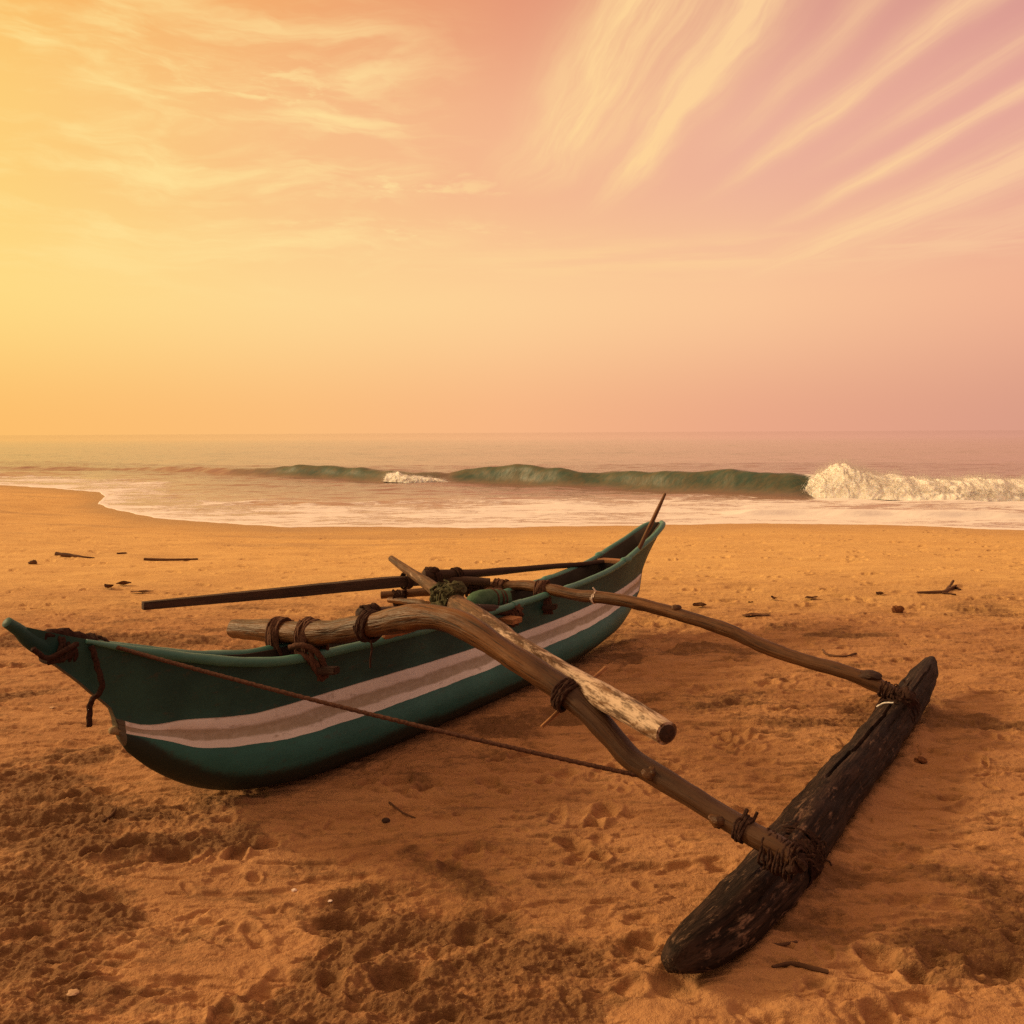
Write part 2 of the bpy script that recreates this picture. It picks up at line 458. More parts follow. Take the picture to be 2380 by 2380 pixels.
rng = np.random.default_rng(11)
def dents():
    """footprints and scuffs: x, y, half length, half width, angle, depth"""
    L = []
    def add(x, y, a, b, ang, d): L.append((x, y, a, b, ang, d))
    # walking trails: pairs of prints
    for (x0, y0, ang, n) in [(-2.6, 2.6, 0.5, 9), (-0.9, 2.2, 0.9, 7), (0.4, 2.3, 0.2, 8), (2.6, 2.5, 1.2, 9), (1.2, 2.6, 2.4, 8), (-2.5, 3.9, 0.1, 8),
                             (3.5, 5.0, 2.9, 9), (-3.5, 6.0, 0.0, 11), (-4.5, 8.0, -0.1, 13), (2.0, 8.2, 0.05, 14), (1.0, 9.6, 0.12, 16), (-1.0, 11.4, 0.03, 22), (2.5, 12.6, 0.0, 20), (0.5, 14.2, -0.02, 22), (1.3, 7.2, 0.3, 10)]:
        side = 1
        for k in range(n):
            s = 0.62 * k + rng.normal(0, 0.06)
            x = x0 + s * math.cos(ang) - side * 0.11 * math.sin(ang)
            y = y0 + s * math.sin(ang) + side * 0.11 * math.cos(ang)
            a2 = ang + rng.normal(0, 0.2)
            dp = rng.uniform(0.022, 0.042) * (1.0 if y < 7 else 0.8)
            add(x + 0.05 * math.cos(a2), y + 0.05 * math.sin(a2), 0.075, 0.048, a2, dp)
            add(x - 0.075 * math.cos(a2), y - 0.075 * math.sin(a2), 0.048, 0.038, a2, dp * 1.1)
            side = -side
    for k in range(620):                      # trampled foreground
        y = 1.9 + 7.3 * rng.random() ** 1.25
        x = (rng.random() * 2 - 1) * (0.62 * y + 0.5)
        add(x, y, rng.uniform(.02, .085), rng.uniform(.014, .045), rng.normal(0.15, 0.7), rng.uniform(.006, .022))
    for k in range(24):
        y = 1.9 + 4.5 * rng.random(); x = (rng.random() * 2 - 1) * (0.62 * y + 0.4)
        add(x, y, rng.uniform(.09, .17), rng.uniform(.05, .10), rng.normal(0.1, 0.8), rng.uniform(.008, .018))
    for k in range(420):                      # sparse prints on the open beach
        y = rng.uniform(8.5, 16.8); x = (rng.random() * 2 - 1) * (0.62 * y + 1)
        y = y + 0.25 * math.sin(x)
        add(x, y, rng.uniform(.04, .13), rng.uniform(.03, .06), rng.normal(0, 0.35), rng.uniform(.010, .030))
    # larger hollows read off the photograph
    for (px, py, a, b, ang, d) in [(400, 1990, .13, .07, .2, .06), (230, 2090, .12, .06, 0, .05), (60, 2170, .12, .07, .4, .05), (925, 2270, .12, .075, .2, .065), (770, 2280, .05, .11, .3, .045),
                                   (600, 2300, .07, .05, .9, .03), (1290, 2035, .13, .05, .1, .035), (780, 2140, .13, .07, .1, .05), (1490, 2200, .10, .06, .5, .045), (2110, 2100, .10, .05, .2, .03), (2330, 2270, .14, .09, .3, .06),
                                   (2210, 1845, .07, .05, .3, .035), (2140, 1985, .10, .05, .2, .03), (1870, 2030, .05, .03, .1, .02), (190, 1890, .16, .08, 0, .05), (300, 2010, .10, .05, .5, .03), (2040, 2005, .12, .04, -.2, .025),
                                   (430, 2310, .10, .05, .2, .045), (520, 2350, .05, .09, .2, .05), (900, 2060, .08, .05, .1, .02), (2200, 2110, .08, .05, .4, .03), (520, 1905, .06, .03, .3, .03), (120, 1910, .12, .06, .1, .04)]:
        p = atz(px, py)
        add(p.x, p.y, a * .8, b * .75, ang, d * .6)
    return L
DENTS = dents()

def ground_base(x, y):
    d = shore(x) - y
    z = SEA_Z * (1 - sstep(d, 0.0, 9.0))
    z = np.where(d < 0, SEA_Z + 0.07 * d, z)
    return np.maximum(z, -4.0)

def hull_uv(x, y):
    rx, ry = x - HO[0], y - HO[1]
    return rx * HU[0] + ry * HU[1], rx * HV[0] + ry * HV[1]

def build_ground():
    # rows: dense where the camera looks, spaced evenly in the picture
    tt = np.linspace(0.705, 0.055, 980)
    ys = CAM_H / tt
    ys = np.concatenate([[-60, -25, -10, -4, -1, 0.5, 1.2, 1.7, 2.0], ys[ys > 2.05], np.linspace(29.5, 60, 60), [75, 110, 200, 400]])
    q = np.linspace(-0.66, 0.66, 1150)
    side = np.array([0.69, 0.75, 0.85, 1.0, 1.3, 1.8, 2.6, 4, 7, 14])
    q = np.concatenate([-side[::-1], q, side])
    Yg = np.repeat(ys[:, None], len(q), 1)
    Xg = q[None, :] * np.maximum(np.abs(Yg), 1.6) + 0 * Yg
    x, y = Xg, Yg
    z = ground_base(x, y)
    d = shore(x) - y
    near = 1 - sstep(y, 7.0, 10.5)            # trampled part
    dry = sstep(d, 1.0, 5.0)
    u, v = hull_uv(x, y)
    # broad undulation
    z += 0.028 * fbm(x * 0.55, y * 0.7, 3, 21) * dry
    # churned up sand, with shade painted into the same mask
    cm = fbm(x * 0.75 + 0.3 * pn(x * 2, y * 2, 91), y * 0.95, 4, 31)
    bias = 0.75 * (1 - sstep(y, 2.5, 4.4)) * (1 - sstep(x, -0.9, 0.4)) + 0.30 * (1 - sstep(y, 2.4, 2.9)) * (1 - sstep(x, 0.2, 1.6)) + 0.48 * np.exp(-((u - 2.6) / 1.4) ** 2 - ((v - 0.95) / 0.55) ** 2) - 0.15 * np.exp(-((x - 0.1) / 0.8) ** 2 - ((y - 2.9) / 0.5) ** 2)  # near left: painted vignette; between hull and float: painted hull shadow
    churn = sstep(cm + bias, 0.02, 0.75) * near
    # ridges, crumbs
    r1 = 1 - np.abs(fbm(x * 2.3 + 0.4 * y, y * 5.2, 4, 41))
    r2 = fbm(x * 7.0, y * 12.0, 4, 51, 0.55)
    r3 = fbm(x * 26.0, y * 34.0, 3, 61, 0.55)
    amp = near * (0.35 + 0.9 * churn)
    z += amp * (0.019 * (r1 - 0.75) + 0.0080 * r2 + 0.0062 * r3) * sstep(y, 0.5, 2.0)
    far_r = fbm(x * 1.4, y * 4.4, 4, 71)
    z += (1 - near) * dry * 0.008 * far_r
    z += dry * (1 - near * 0.5) * 0.0025 * r2
    # long shallow scuffs lying along the shore, thick in the trampled part, sparse farther out
    da = fbm(x * 2.1 + 5, y * 7.5, 3, 81, .55)
    z -= 0.013 * near * sstep(da, 0.22, 0.46)
    db = fbm(x * 4.3 + 9, y * 15.0, 3, 83, .55)
    z -= 0.008 * near * sstep(db, 0.22, 0.42)
    dc = pn(x * 1.5 + 3, y * 5.0, 85) + 0.5 * pn(x * 3.6, y * 12.0, 86)
    z -= 0.022 * (1 - near) * dry * sstep(dc, 0.62, 0.80)
    # drag line left by the rope and keel tracks beside the stern
    def groove(pts, w, dep):
        g = np.zeros_like(z)
        for (a, b) in zip(pts[:-1], pts[1:]):
            ax, ay = a; bx, by = b
            t = np.clip(((x - ax) * (bx - ax) + (y - ay) * (by - ay)) / ((bx - ax) ** 2 + (by - ay) ** 2), 0, 1)
            dd = np.hypot(x - ax - t * (bx - ax), y - ay - t * (by - ay))
            g = np.maximum(g, np.exp(-(dd / w) ** 2) - 0.45 * np.exp(-((dd - 2.2 * w) / w) ** 2))
        return -dep * g * (0.75 + 0.5 * pn(x * 6, y * 6, 3))
    gp = lambda *L: [tuple(atz(a, b).xy) for a, b in L]
    z += groove(gp((770, 1812), (880, 1836), (1000, 1852), (1140, 1866), (1300, 1878), (1420, 1893), (1640, 1914)), 0.020, 0.022)
    z += groove(gp((1385, 1540), (1450, 1510), (1530, 1478), (1590, 1455)), 0.03, 0.03)
    z += groove(gp((1400, 1560), (1500, 1515), (1600, 1482), (1690, 1462)), 0.03, 0.03)
    z += groove(gp((960, 1728), (870, 1770), (790, 1800)), 0.012, 0.012)
    # footprints
    for (fx, fy, a, b, ang, dep) in DENTS:
        R = max(a, b) * 2.6
        i0, i1 = np.searchsorted(ys, [fy - R, fy + R])
        if i1 <= i0: continue
        yy = max(abs(fy), 1.6)
        j0, j1 = np.searchsorted(q, [(fx - R) / yy - 0.02, (fx + R) / yy + 0.02])
        if j1 <= j0: continue
        sx, sy = x[i0:i1, j0:j1] - fx, y[i0:i1, j0:j1] - fy
        ca, sa = math.cos(ang), math.sin(ang)
        e = np.sqrt(((sx * ca + sy * sa) / a) ** 2 + ((-sx * sa + sy * ca) / b) ** 2)
        e = e * (1 + 0.28 * pn(sx * 14 + fx, sy * 14 + fy, 8))
        z[i0:i1, j0:j1] += -dep * .8 * (1 - sstep(e, 0.62, 1.05)) + dep * 0.26 * np.exp(-((e - 1.28) / 0.26) ** 2)
    # the hull has settled in, sand banked against it
    along = sstep(u, -0.5, 0.4) * (1 - sstep(u, 2.9, 3.6))
    z = np.where(True, z * (1 - 0.7 * along * np.exp(-(v / 0.35) ** 2)) - 0.03 * along * np.exp(-(v / 0.42) ** 2), z)
    # and a low bank along the float
    FLP = [(.445, 2.4), (.70, 2.66), (1.06, 3.18), (1.60, 3.97), (1.97, 4.5), (2.3, 5.0)]
    fd = np.full_like(z, 9.0)
    sel = (y > 1.9) & (y < 6) & (x > -.2) & (x < 3)
    xs_, ys_ = x[sel], y[sel]
    dmin = np.full(xs_.shape, 9.0)
    for (a, b) in zip(FLP[:-1], FLP[1:]):
        t = np.clip(((xs_ - a[0]) * (b[0] - a[0]) + (ys_ - a[1]) * (b[1] - a[1])) / ((b[0] - a[0]) ** 2 + (b[1] - a[1]) ** 2), 0, 1)
        dmin = np.minimum(dmin, np.hypot(xs_ - a[0] - t * (b[0] - a[0]), ys_ - a[1] - t * (b[1] - a[1])))
    fd[sel] = dmin
    z = z * (1 - 0.6 * np.exp(-(fd / 0.14) ** 2)) + np.exp(-((fd - 0.09) / 0.055) ** 2) * (0.022 + 0.016 * pn(x * 5, y * 5, 311) + 0.008 * pn(x * 17, y * 17, 312))
    wet = np.clip(1 - sstep(d + 0.5 * pn(x * 0.8, y * 0.8, 77), 0.1, 2.6), 0, 1) * (0.55 + 0.45 * sstep(-x, -2, 6))
    wet = np.maximum(wet, 0.55 * sstep(pn(x * 0.22, y * 1.1, 78) + 0.3 * pn(x * 0.9, y * 3, 79), 0.12, 0.5) * (1 - sstep(d, 4.5, 7.5)) * sstep(-x, -3.5, 3))
    P = np.stack([x, y, z], -1)
    me = grid_mesh('beach', P)
    set_attr(me, 'wet', wet)
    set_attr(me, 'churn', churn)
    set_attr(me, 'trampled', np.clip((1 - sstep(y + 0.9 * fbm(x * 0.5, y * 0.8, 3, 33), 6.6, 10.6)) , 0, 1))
    me.materials.append(MATS['sand'])
    o = bpy.data.objects.new('beach', me)
    COL.objects.link(o)
    o['kind'] = 'structure'
    return ys, q, z
G_YS, G_Q, G_Z = build_ground()
def gz(x, y):
    i = int(np.clip(np.searchsorted(G_YS, y), 0, len(G_YS) - 1))
    j = int(np.clip(np.searchsorted(G_Q, x / max(abs(y), 1.6)), 0, len(G_Q) - 1))
    return float(G_Z[i, j])
def onground(px, py):
    z = 0.0
    for _ in range(4):
        p = atz(px, py, z)
        z = gz(p.x, p.y)
    return Vector((p.x, p.y, z))

# ------------------------------------------------------------------ sea
_BX = np.array([-60, -30, -20, -14, -10.5, -8, -6, -4, -2.4, -1, 0.3, 1.6, 3, 4.2, 5.5, 6.8, 8.2, 9.6, 12, 16, 24, 60.])
_BY = np.array([60, 50, 46, 42, 39.5, 38, 36.5, 35, 34.3, 33.6, 32.9, 31.9, 30.8, 29.8, 28.7, 27.7, 26.9, 26.3, 25.4, 24.4, 23.8, 23.0])
_BH = np.array([.1, .15, .18, .25, .38, .50, .42, .38, .36, .60, .72, .64, .43, .56, .62, .68, .62, .55, .50, .48, .45, .3])
def build_sea():
    cen = -6.0
    q = np.linspace(-0.62, 0.60, 1000)
    side = np.array([0.64, 0.70, 0.8, 0.95, 1.2, 1.5, 2.0, 2.6, 3.4])
    q = np.concatenate([-side[::-1], q, side])
    # first crossing of the shoreline along each ray out from the camera side
    ts = np.linspace(8, 90, 8200)
    st = np.empty(len(q))
    for i, qq in enumerate(q):
        tx = qq * (ts - cen)
        k = np.argmax(ts > shore(tx))
        st[i] = ts[k] if ts[k] > shore(np.array([tx[k]]))[0] else 60
    # start a little inside the sand and without jumps; that margin lies buried
    lo = np.array([st[max(0, i - 25):i + 26].min() for i in range(len(st))])
    ker = np.hanning(41); ker /= ker.sum()
    st = np.convolve(np.pad(lo, 20, mode='edge'), ker, mode='valid') - 0.25
    rows = np.concatenate([np.linspace(0, 6.4, 190)[:-1], np.linspace(6.4, 34, 430)[:-1], np.geomspace(34, 2600, 200)])
    y = st[None, :] + rows[:, None]
    x = q[None, :] * (y - cen)
    ds = y - shore(x)
    r = np.maximum(ds, 0)
    z = np.full_like(y, SEA_Z) - 0.10 * sstep(-ds, -0.03, 0.30)
    grow = sstep(r, 0.5, 6)
    z += grow * (0.060 * fbm(x * 0.16, y * 0.42, 3, 101) + 0.030 * fbm(x * 0.55, y * 1.7, 3, 105)) * (1 - sstep(y, 120, 600))
    z += 0.10 * np.sin(y * 0.16 + 0.6 * fbm(x * 0.05, y * 0.05, 2, 111)) * sstep(y, 44, 70) * (1 - sstep(y, 110, 330))
    # foreshore: small bores and wrinkles
    z += 0.020 * (1 - sstep(r, 5, 9)) * sstep(r, 0.05, 0.8) * np.abs(fbm(x * 0.7, y * 1.8, 4, 115))
    z += 0.012 * (1 - sstep(r, 0.0, 0.25))
    def wave(yc, h, ff, bb, lean):
        nonlocal z, y
        dd = yc - y
        prof = np.where(dd > 0, np.exp(-(np.abs(dd) / ff) ** 2.4), np.exp(-(np.abs(dd) / bb) ** 1.5))
        z += h * prof
        return h * prof * lean
    yc = np.interp(x, _BX, _BY) + 0.35 * pn(x * 0.35, x * 0, 120)
    h = np.interp(x, _BX, _BH) * (1 + 0.16 * pn(x * 0.7, x * 0 + 3, 121) + 0.05 * pn(x * 2.1, x * 0 + 3 + 0.2 * y, 122))
    sh = wave(yc, h, 0.62, 3.2, 0.45)
    face = np.exp(-(np.abs(yc - 0.35 - y) / 0.75) ** 2) * sstep(h, .24, .46)
    # little bores close in on the right and left
    sh2 = wave(19.8 - 0.16 * (x - 7) + 0.25 * pn(x * 0.7, x * 0, 131), 0.13 * sstep(x, 4.6, 5.6) * (1 - sstep(x, 10.2, 12)), 0.22, 0.9, 0.3)
    sh3 = wave(24.2 + 0.1 * x + 0.3 * pn(x * 0.5, x * 0, 132), 0.09 * sstep(x, -9, -6) * (1 - sstep(x, -1.5, 1)), 0.35, 1.2, 0.2)
    sh4 = wave(44 + 0.15 * x + 0.8 * pn(x * 0.12, x * 0, 133), 0.16 * (1 - sstep(x, -8, 6)) * (0.6 + pn(x * 0.2, x * 0, 134)), 0.8, 3, 0.2)
    y2 = y - (sh + sh2)
    # foam coverage
    fr = 1 - sstep(r, 3.4, 8.5)
    foam = 0.60 * fr + 0.5 * (1 - sstep(r, 0.05, 0.35)) + 0.10 * np.exp(-((r - 6.5) / 2.5) ** 2)
    foam += 0.14 * fbm(x * 0.25, y * 0.5, 3, 141) * (r < 14)
    foam -= 0.14 * sstep(-x, 2, 9) * sstep(r, 0.5, 2.2)
    brk = sstep(x, 8.0, 9.0)
    foam += 0.50 * brk * sstep(yc - y, -0.6, 0.1) * (1 - sstep(yc - y, 1.2, 3.8))
    foam += 0.45 * np.exp(-((19.6 - 0.16 * (x - 7) - y) / 0.35) ** 2) * sstep(x, 4.4, 5.4) * (1 - sstep(x, 10, 12))
    foam += 0.24 * np.exp(-((r - 8.0) / 3.2) ** 2) * sstep(x, -6, 0)
    foam -= 1.2 * face * (1 - brk) + 0.7 * sstep(r, 9.5, 12) * (1 - brk)
    foam = np.where(r > 16, np.minimum(foam, 0.0) - 0.55, foam)
    deep = np.clip(sstep(r, 4, 12) + face, 0, 1)
    P = np.stack([x, y2, z], -1)
    me = grid_mesh('sea', P)
    set_attr(me, 'foam', foam)
    set_attr(me, 'deep', deep)
    set_attr(me, 'chop', 1 - 0.80 * sstep(r, 40, 240))
    set_attr(me, 'face', np.clip(face * 1.1, 0, 1))
    me.materials.append(MATS['sea_water'])
    o = bpy.data.objects.new('sea', me)
    COL.objects.link(o)
    o['kind'] = 'structure'
build_sea()

# ------------------------------------------------------------------ mesh builders
def tag(o, label=None, cat=None, group=None, kind=None):
    if label: o['label'] = label
    if cat: o['category'] = cat
    if group: o['group'] = group
    if kind: o['kind'] = kind
    return o

class MB:
    """gathers pieces of ONE mesh"""
    def __init__(self):
        self.v, self.f, self.g, self.w, self.mi = [], [], [], [], []
    def tube(self, pts, rad, seg=14, wob=0.0, seed=0, cap=0.35, twist=0, res=None, flat=1.0, mat=0, weather=None, strands=3):
        """swept round bar through pts with radius list; rounded ends"""
        pts = [Vector(p) for p in pts]
        rad = list(rad) if hasattr(rad, '__len__') else [rad] * len(pts)
        # resample with Catmull-Rom
        L = [0]
        for a, b in zip(pts[:-1], pts[1:]): L.append(L[-1] + (b - a).length)
        tot = L[-1]
        n = max(2, int(tot / (res or max(0.02, max(rad) * 0.9))))
        P, R = [], []
        for k in range(n + 1):
            s = tot * k / n
            i = max(0, min(len(pts) - 2, int(np.searchsorted(L, s, side='right')) - 1))
            t = (s - L[i]) / max(1e-9, L[i + 1] - L[i])
            p0, p1, p2, p3 = pts[max(0, i - 1)], pts[i], pts[i + 1], pts[min(len(pts) - 1, i + 2)]
            m1 = (p2 - p0) * 0.5 if i > 0 else (p2 - p1)
            m2 = (p3 - p1) * 0.5 if i + 2 < len(pts) else (p2 - p1)
            t2, t3 = t * t, t * t * t
            P.append(p1 * (2 * t3 - 3 * t2 + 1) + m1 * (t3 - 2 * t2 + t) + p2 * (-2 * t3 + 3 * t2) + m2 * (t3 - t2))
            R.append(rad[i] * (1 - t) + rad[i + 1] * t)
        base = len(self.v)
        side = None
        rings = []
        seq = [(P[0], R[0] * (1 - cap), 0)] + [(P[k], R[k], k) for k in range(n + 1)] + [(P[n], R[n] * (1 - cap), n)]
        for q_, (p, r, k) in enumerate(seq):
            a, b = P[max(0, k - 1)], P[min(n, k + 1)]
            tan = (b - a).normalized()
            if q_ == 0: p = p - tan * r * 0.0
            if side is None:
                ref = Vector((0, 0, 1)) if abs(tan.z) < 0.9 else Vector((1, 0, 0))
                side = ref.cross(tan).normalized()
            side = (side - tan * side.dot(tan)).normalized()
            upv = tan.cross(side)
            off = Vector()
            if q_ == 0: off = -tan * R[0] * cap * 0.5
            if q_ == len(seq) - 1: off = tan * R[n] * cap * 0.5
            s = tot * k / n
            ring = []
            for j in range(seg):
                th = 2 * math.pi * j / seg
                rr = r
                if wob:
                    x1 = np.array([s * 2.2 / max(0.3, 10 * max(rad)) + seed * 7.3]); 
                    rr *= 1 + wob * float(pn(x1 * 1.0, np.array([math.cos(th) * 0.9 + seed]), seed)[0]) + wob * 0.6 * float(pn(x1 * 3.1, np.array([math.sin(th) * 1.6 + seed * 3]), seed + 5)[0])
                if twist:
                    rr *= 1 + 0.16 * math.cos(strands * th - twist * s)
                ring.append(len(self.v))
                self.v.append(p + off + side * (math.cos(th) * rr) + upv * (math.sin(th) * rr * flat))
                self.g.append((s + seed * 3.7, math.cos(th) * rr, math.sin(th) * rr))
                self.w.append(weather(k / n) if weather else 0.0)
            rings.append(ring)
        for a, b in zip(rings[:-1], rings[1:]):
            for j in range(seg):
                j2 = (j + 1) % seg
                self.f.append((a[j], a[j2], b[j2], b[j])); self.mi.append(mat)
        self.f.append(tuple(rings[0][::-1])); self.mi.append(mat)
        self.f.append(tuple(rings[-1])); self.mi.append(mat)
        return P, R
    def wrap(self, c, axis, r, width, turns, rr, seed=0, stretch=None, jit=0.25, seg=6):
        """rope coil wound round a bar: c centre, axis direction, r radius"""
        rnd = random.Random(seed)
        axis = Vector(axis).normalized()
        ref = Vector((0, 0, 1)) if abs(axis.z) < 0.9 else Vector((1, 0, 0))
        s1 = ref.cross(axis).normalized(); s2 = axis.cross(s1)
        n = int(turns * 14)
        pts = []
        for k in range(n + 1):
            th = 2 * math.pi * k / 14 + seed
            a = (k / n - 0.5) * width + rnd.uniform(-jit, jit) * rr
            r2 = r + rr * 0.7 + rnd.uniform(-jit, jit) * rr
            o = s1 * math.cos(th) * r2 + s2 * math.sin(th) * r2
            if stretch: o = o + Vector(stretch) * (0.5 + 0.5 * math.copysign(abs(math.sin(th)) ** 0.6, -math.sin(th)))
            pts.append(Vector(c) + axis * a + o)
        self.tube(pts, rr, seg, res=rr * 2.2, twist=250, cap=0.2)
    def box(self, c, ex, ey, ez, mat=0, bev=0.12):
        """box with half-extent vectors, chamfered ends"""
        c, ex, ey, ez = Vector(c), Vector(ex), Vector(ey), Vector(ez)
        bm = bmesh.new()
        bmesh.ops.create_cube(bm, size=2)
        k = bev * min(ex.length, ey.length, ez.length)
        M = Matrix((ex, ey, ez)).transposed()
        for v in bm.verts: v.co = M @ v.co + c
        bmesh.ops.bevel(bm, geom=list(bm.edges), offset=k, segments=2, affect='EDGES')
        self.add_bm(bm, c, ex, ey, ez, mat)
    def add_bm(self, bm, c, ex, ey, ez, mat=0):
        base = len(self.v)
        exn, eyn, ezn = ex.normalized(), ey.normalized(), ez.normalized()
        for v in bm.verts:
            d = v.co - c
            self.v.append(v.co.copy()); self.g.append((d.dot(exn), d.dot(eyn), d.dot(ezn))); self.w.append(0.0)
        bm.verts.index_update()
        for f in bm.faces:
            self.f.append(tuple(base + v.index for v in f.verts)); self.mi.append(mat)
        bm.free()
    def lump(self, c, rx, ry, rz, seed=0, amp=0.3, sub=3, rot=0.0):
        bm = bmesh.new()
        bmesh.ops.create_icosphere(bm, subdivisions=sub, radius=1)
        R = Matrix.Rotation(rot, 3, 'Z')
        for v in bm.verts:
            p = v.co
            d = 1 + amp * float(fbm(np.array([p.x * 1.6 + p.z + seed * 5.1]), np.array([p.y * 1.6 - p.z * 0.7 + seed]), 3, seed)[0])
            v.co = R @ Vector((p.x * rx * d, p.y * ry * d, p.z * rz * d)) + Vector(c)
        self.add_bm(bm, Vector(c), Vector((1, 0, 0)), Vector((0, 1, 0)), Vector((0, 0, 1)))
    def build(self, name, mats, parent=None, loc=None, smooth=True):
        me = bpy.data.meshes.new(name)
        o_ = Vector(loc) if loc is not None else (ORIG.get(parent.name, Vector()) if parent else Vector())
        me.from_pydata([tuple(Vector(v) - o_) for v in self.v], [], self.f)
        if isinstance(mats, str): mats = [mats]
        for m_ in mats: me.materials.append(MATS[m_])
        me.polygons.foreach_set('material_index', np.array(self.mi, np.int32))
        me.polygons.foreach_set('use_smooth', np.full(len(self.f), smooth))
        a = me.attributes.new('grain', 'FLOAT_VECTOR', 'POINT')
        a.data.foreach_set('vector', np.array(self.g, np.float32).reshape(-1))
        set_attr(me, 'weather', self.w)
        me.update()
        try: me.set_sharp_from_angle(angle=math.radians(55))
        except Exception: pass
        o = bpy.data.objects.new(name, me)
        COL.objects.link(o)
        if parent: o.parent = parent
        elif loc is not None: o.location = o_
        ORIG[o.name] = o_
        return o
ORIG = {}
def empty(name, loc):
    o = bpy.data.objects.new(name, None)
    o.empty_display_size = 0.2
    COL.objects.link(o)
    o.location = loc
    ORIG[o.name] = Vector(loc)
    return o

# ------------------------------------------------------------------ the outrigger boat
HU3, HV3 = Vector((*HU, 0)), Vector((*HV, 0))
HO3 = Vector((*HO, 0))
def hp(u, v, w): return HO3 + HU3 * u + HV3 * v + Vector((0, 0, w))
boat = empty('outrigger_boat', HO3)
tag(boat, 'green outrigger fishing boat with white painted stripes, drawn up on the sand', 'boat')

def I(*t):
    a = np.array(t)
    def f(u):
        # smooth (monotone-ish) interpolation of the table
        us, vs = a[:, 0], a[:, 1]
        m = np.gradient(vs, us)
        i = int(np.clip(np.searchsorted(us, u) - 1, 0, len(us) - 2))
        if u <= us[0]: return float(vs[0])
        if u >= us[-1]: return float(vs[-1])
        h = us[i + 1] - us[i]; t_ = (u - us[i]) / h
        sec = (vs[i + 1] - vs[i]) / h
        lim = lambda mm: 0 if mm * sec <= 0 else math.copysign(min(abs(mm), 3 * abs(sec)), sec)
        m0, m1 = lim(m[i]), lim(m[i + 1])
        return float((2*t_**3-3*t_**2+1)*vs[i] + (t_**3-2*t_**2+t_)*h*m0 + (-2*t_**3+3*t_**2)*vs[i+1] + (t_**3-t_**2)*h*m1)
    return f
b_s = I((-1.1, .014), (-.9, .024), (-.7, .045), (-.36, .085), (0, .115), (.5, .135), (1, .14), (2.5, .14), (3, .135), (3.4, .125), (3.8, .105), (4.1, .088), (4.22, .070), (4.30, .040), (4.335, .012))
b_t = I((-.75, .012), (-.5, .050), (-.1, .10), (.4, .125), (1, .14), (2.4, .14), (3, .125), (3.4, .095), (3.8, .040), (3.95, .014), (4.34, .012))
b_b = I((-.75, .016), (-.6, .060), (-.4, .12), (-.1, .19), (.4, .235), (1, .25), (2.4, .25), (3.0, .21), (3.4, .145), (3.7, .08), (3.9, .03), (4.0, .013), (4.34, .012))
z_s = I((-1.1, .935), (-.98, .885), (-.832, .827), (-.679, .768), (-.5, .708), (-.331, .655), (-.18, .618), (-.055, .592), (.102, .575), (.37, .562), (.57, .556), (1.0, .542), (1.85, .534), (2.3, .538), (2.55, .543), (2.93, .560), (3.4, .614), (3.71, .682), (4.09, .770), (4.25, .815), (4.335, .825))
z_k = I((-1.1, .915), (-1.06, .85), (-.98, .77), (-.82, .60), (-.745, .490), (-.735, .435), (-.71, .377), (-.64, .29), (-.52, .185), (-.36, .085), (-.2, .025), (0, -.015), (.4, -.045), (1.2, -.05), (2.0, -.045), (2.7, -.01), (3.1, .03), (3.43, .075), (3.61, .14), (3.72, .195), (3.84, .26), (3.915, .355), (3.955, .43), (4.05, .54), (4.18, .645), (4.30, .735), (4.335, .77))
z_t = I((-.76, .505), (-.667, .455), (-.46, .42), (-.144, .368), (.27, .360), (.65, .355), (1.03, .346), (1.94, .334), (2.5, .342), (3.0, .360), (3.45, .385), (3.8, .412), (3.95, .430), (4.34, .43))
z_b = I((-.76, .455), (-.7, .428), (-.617, .391), (-.42, .302), (-.184, .256), (0, .232), (.28, .221), (.955, .213), (2.165, .211), (2.8, .232), (3.34, .264), (3.66, .296), (3.86, .30), (4.34, .30))

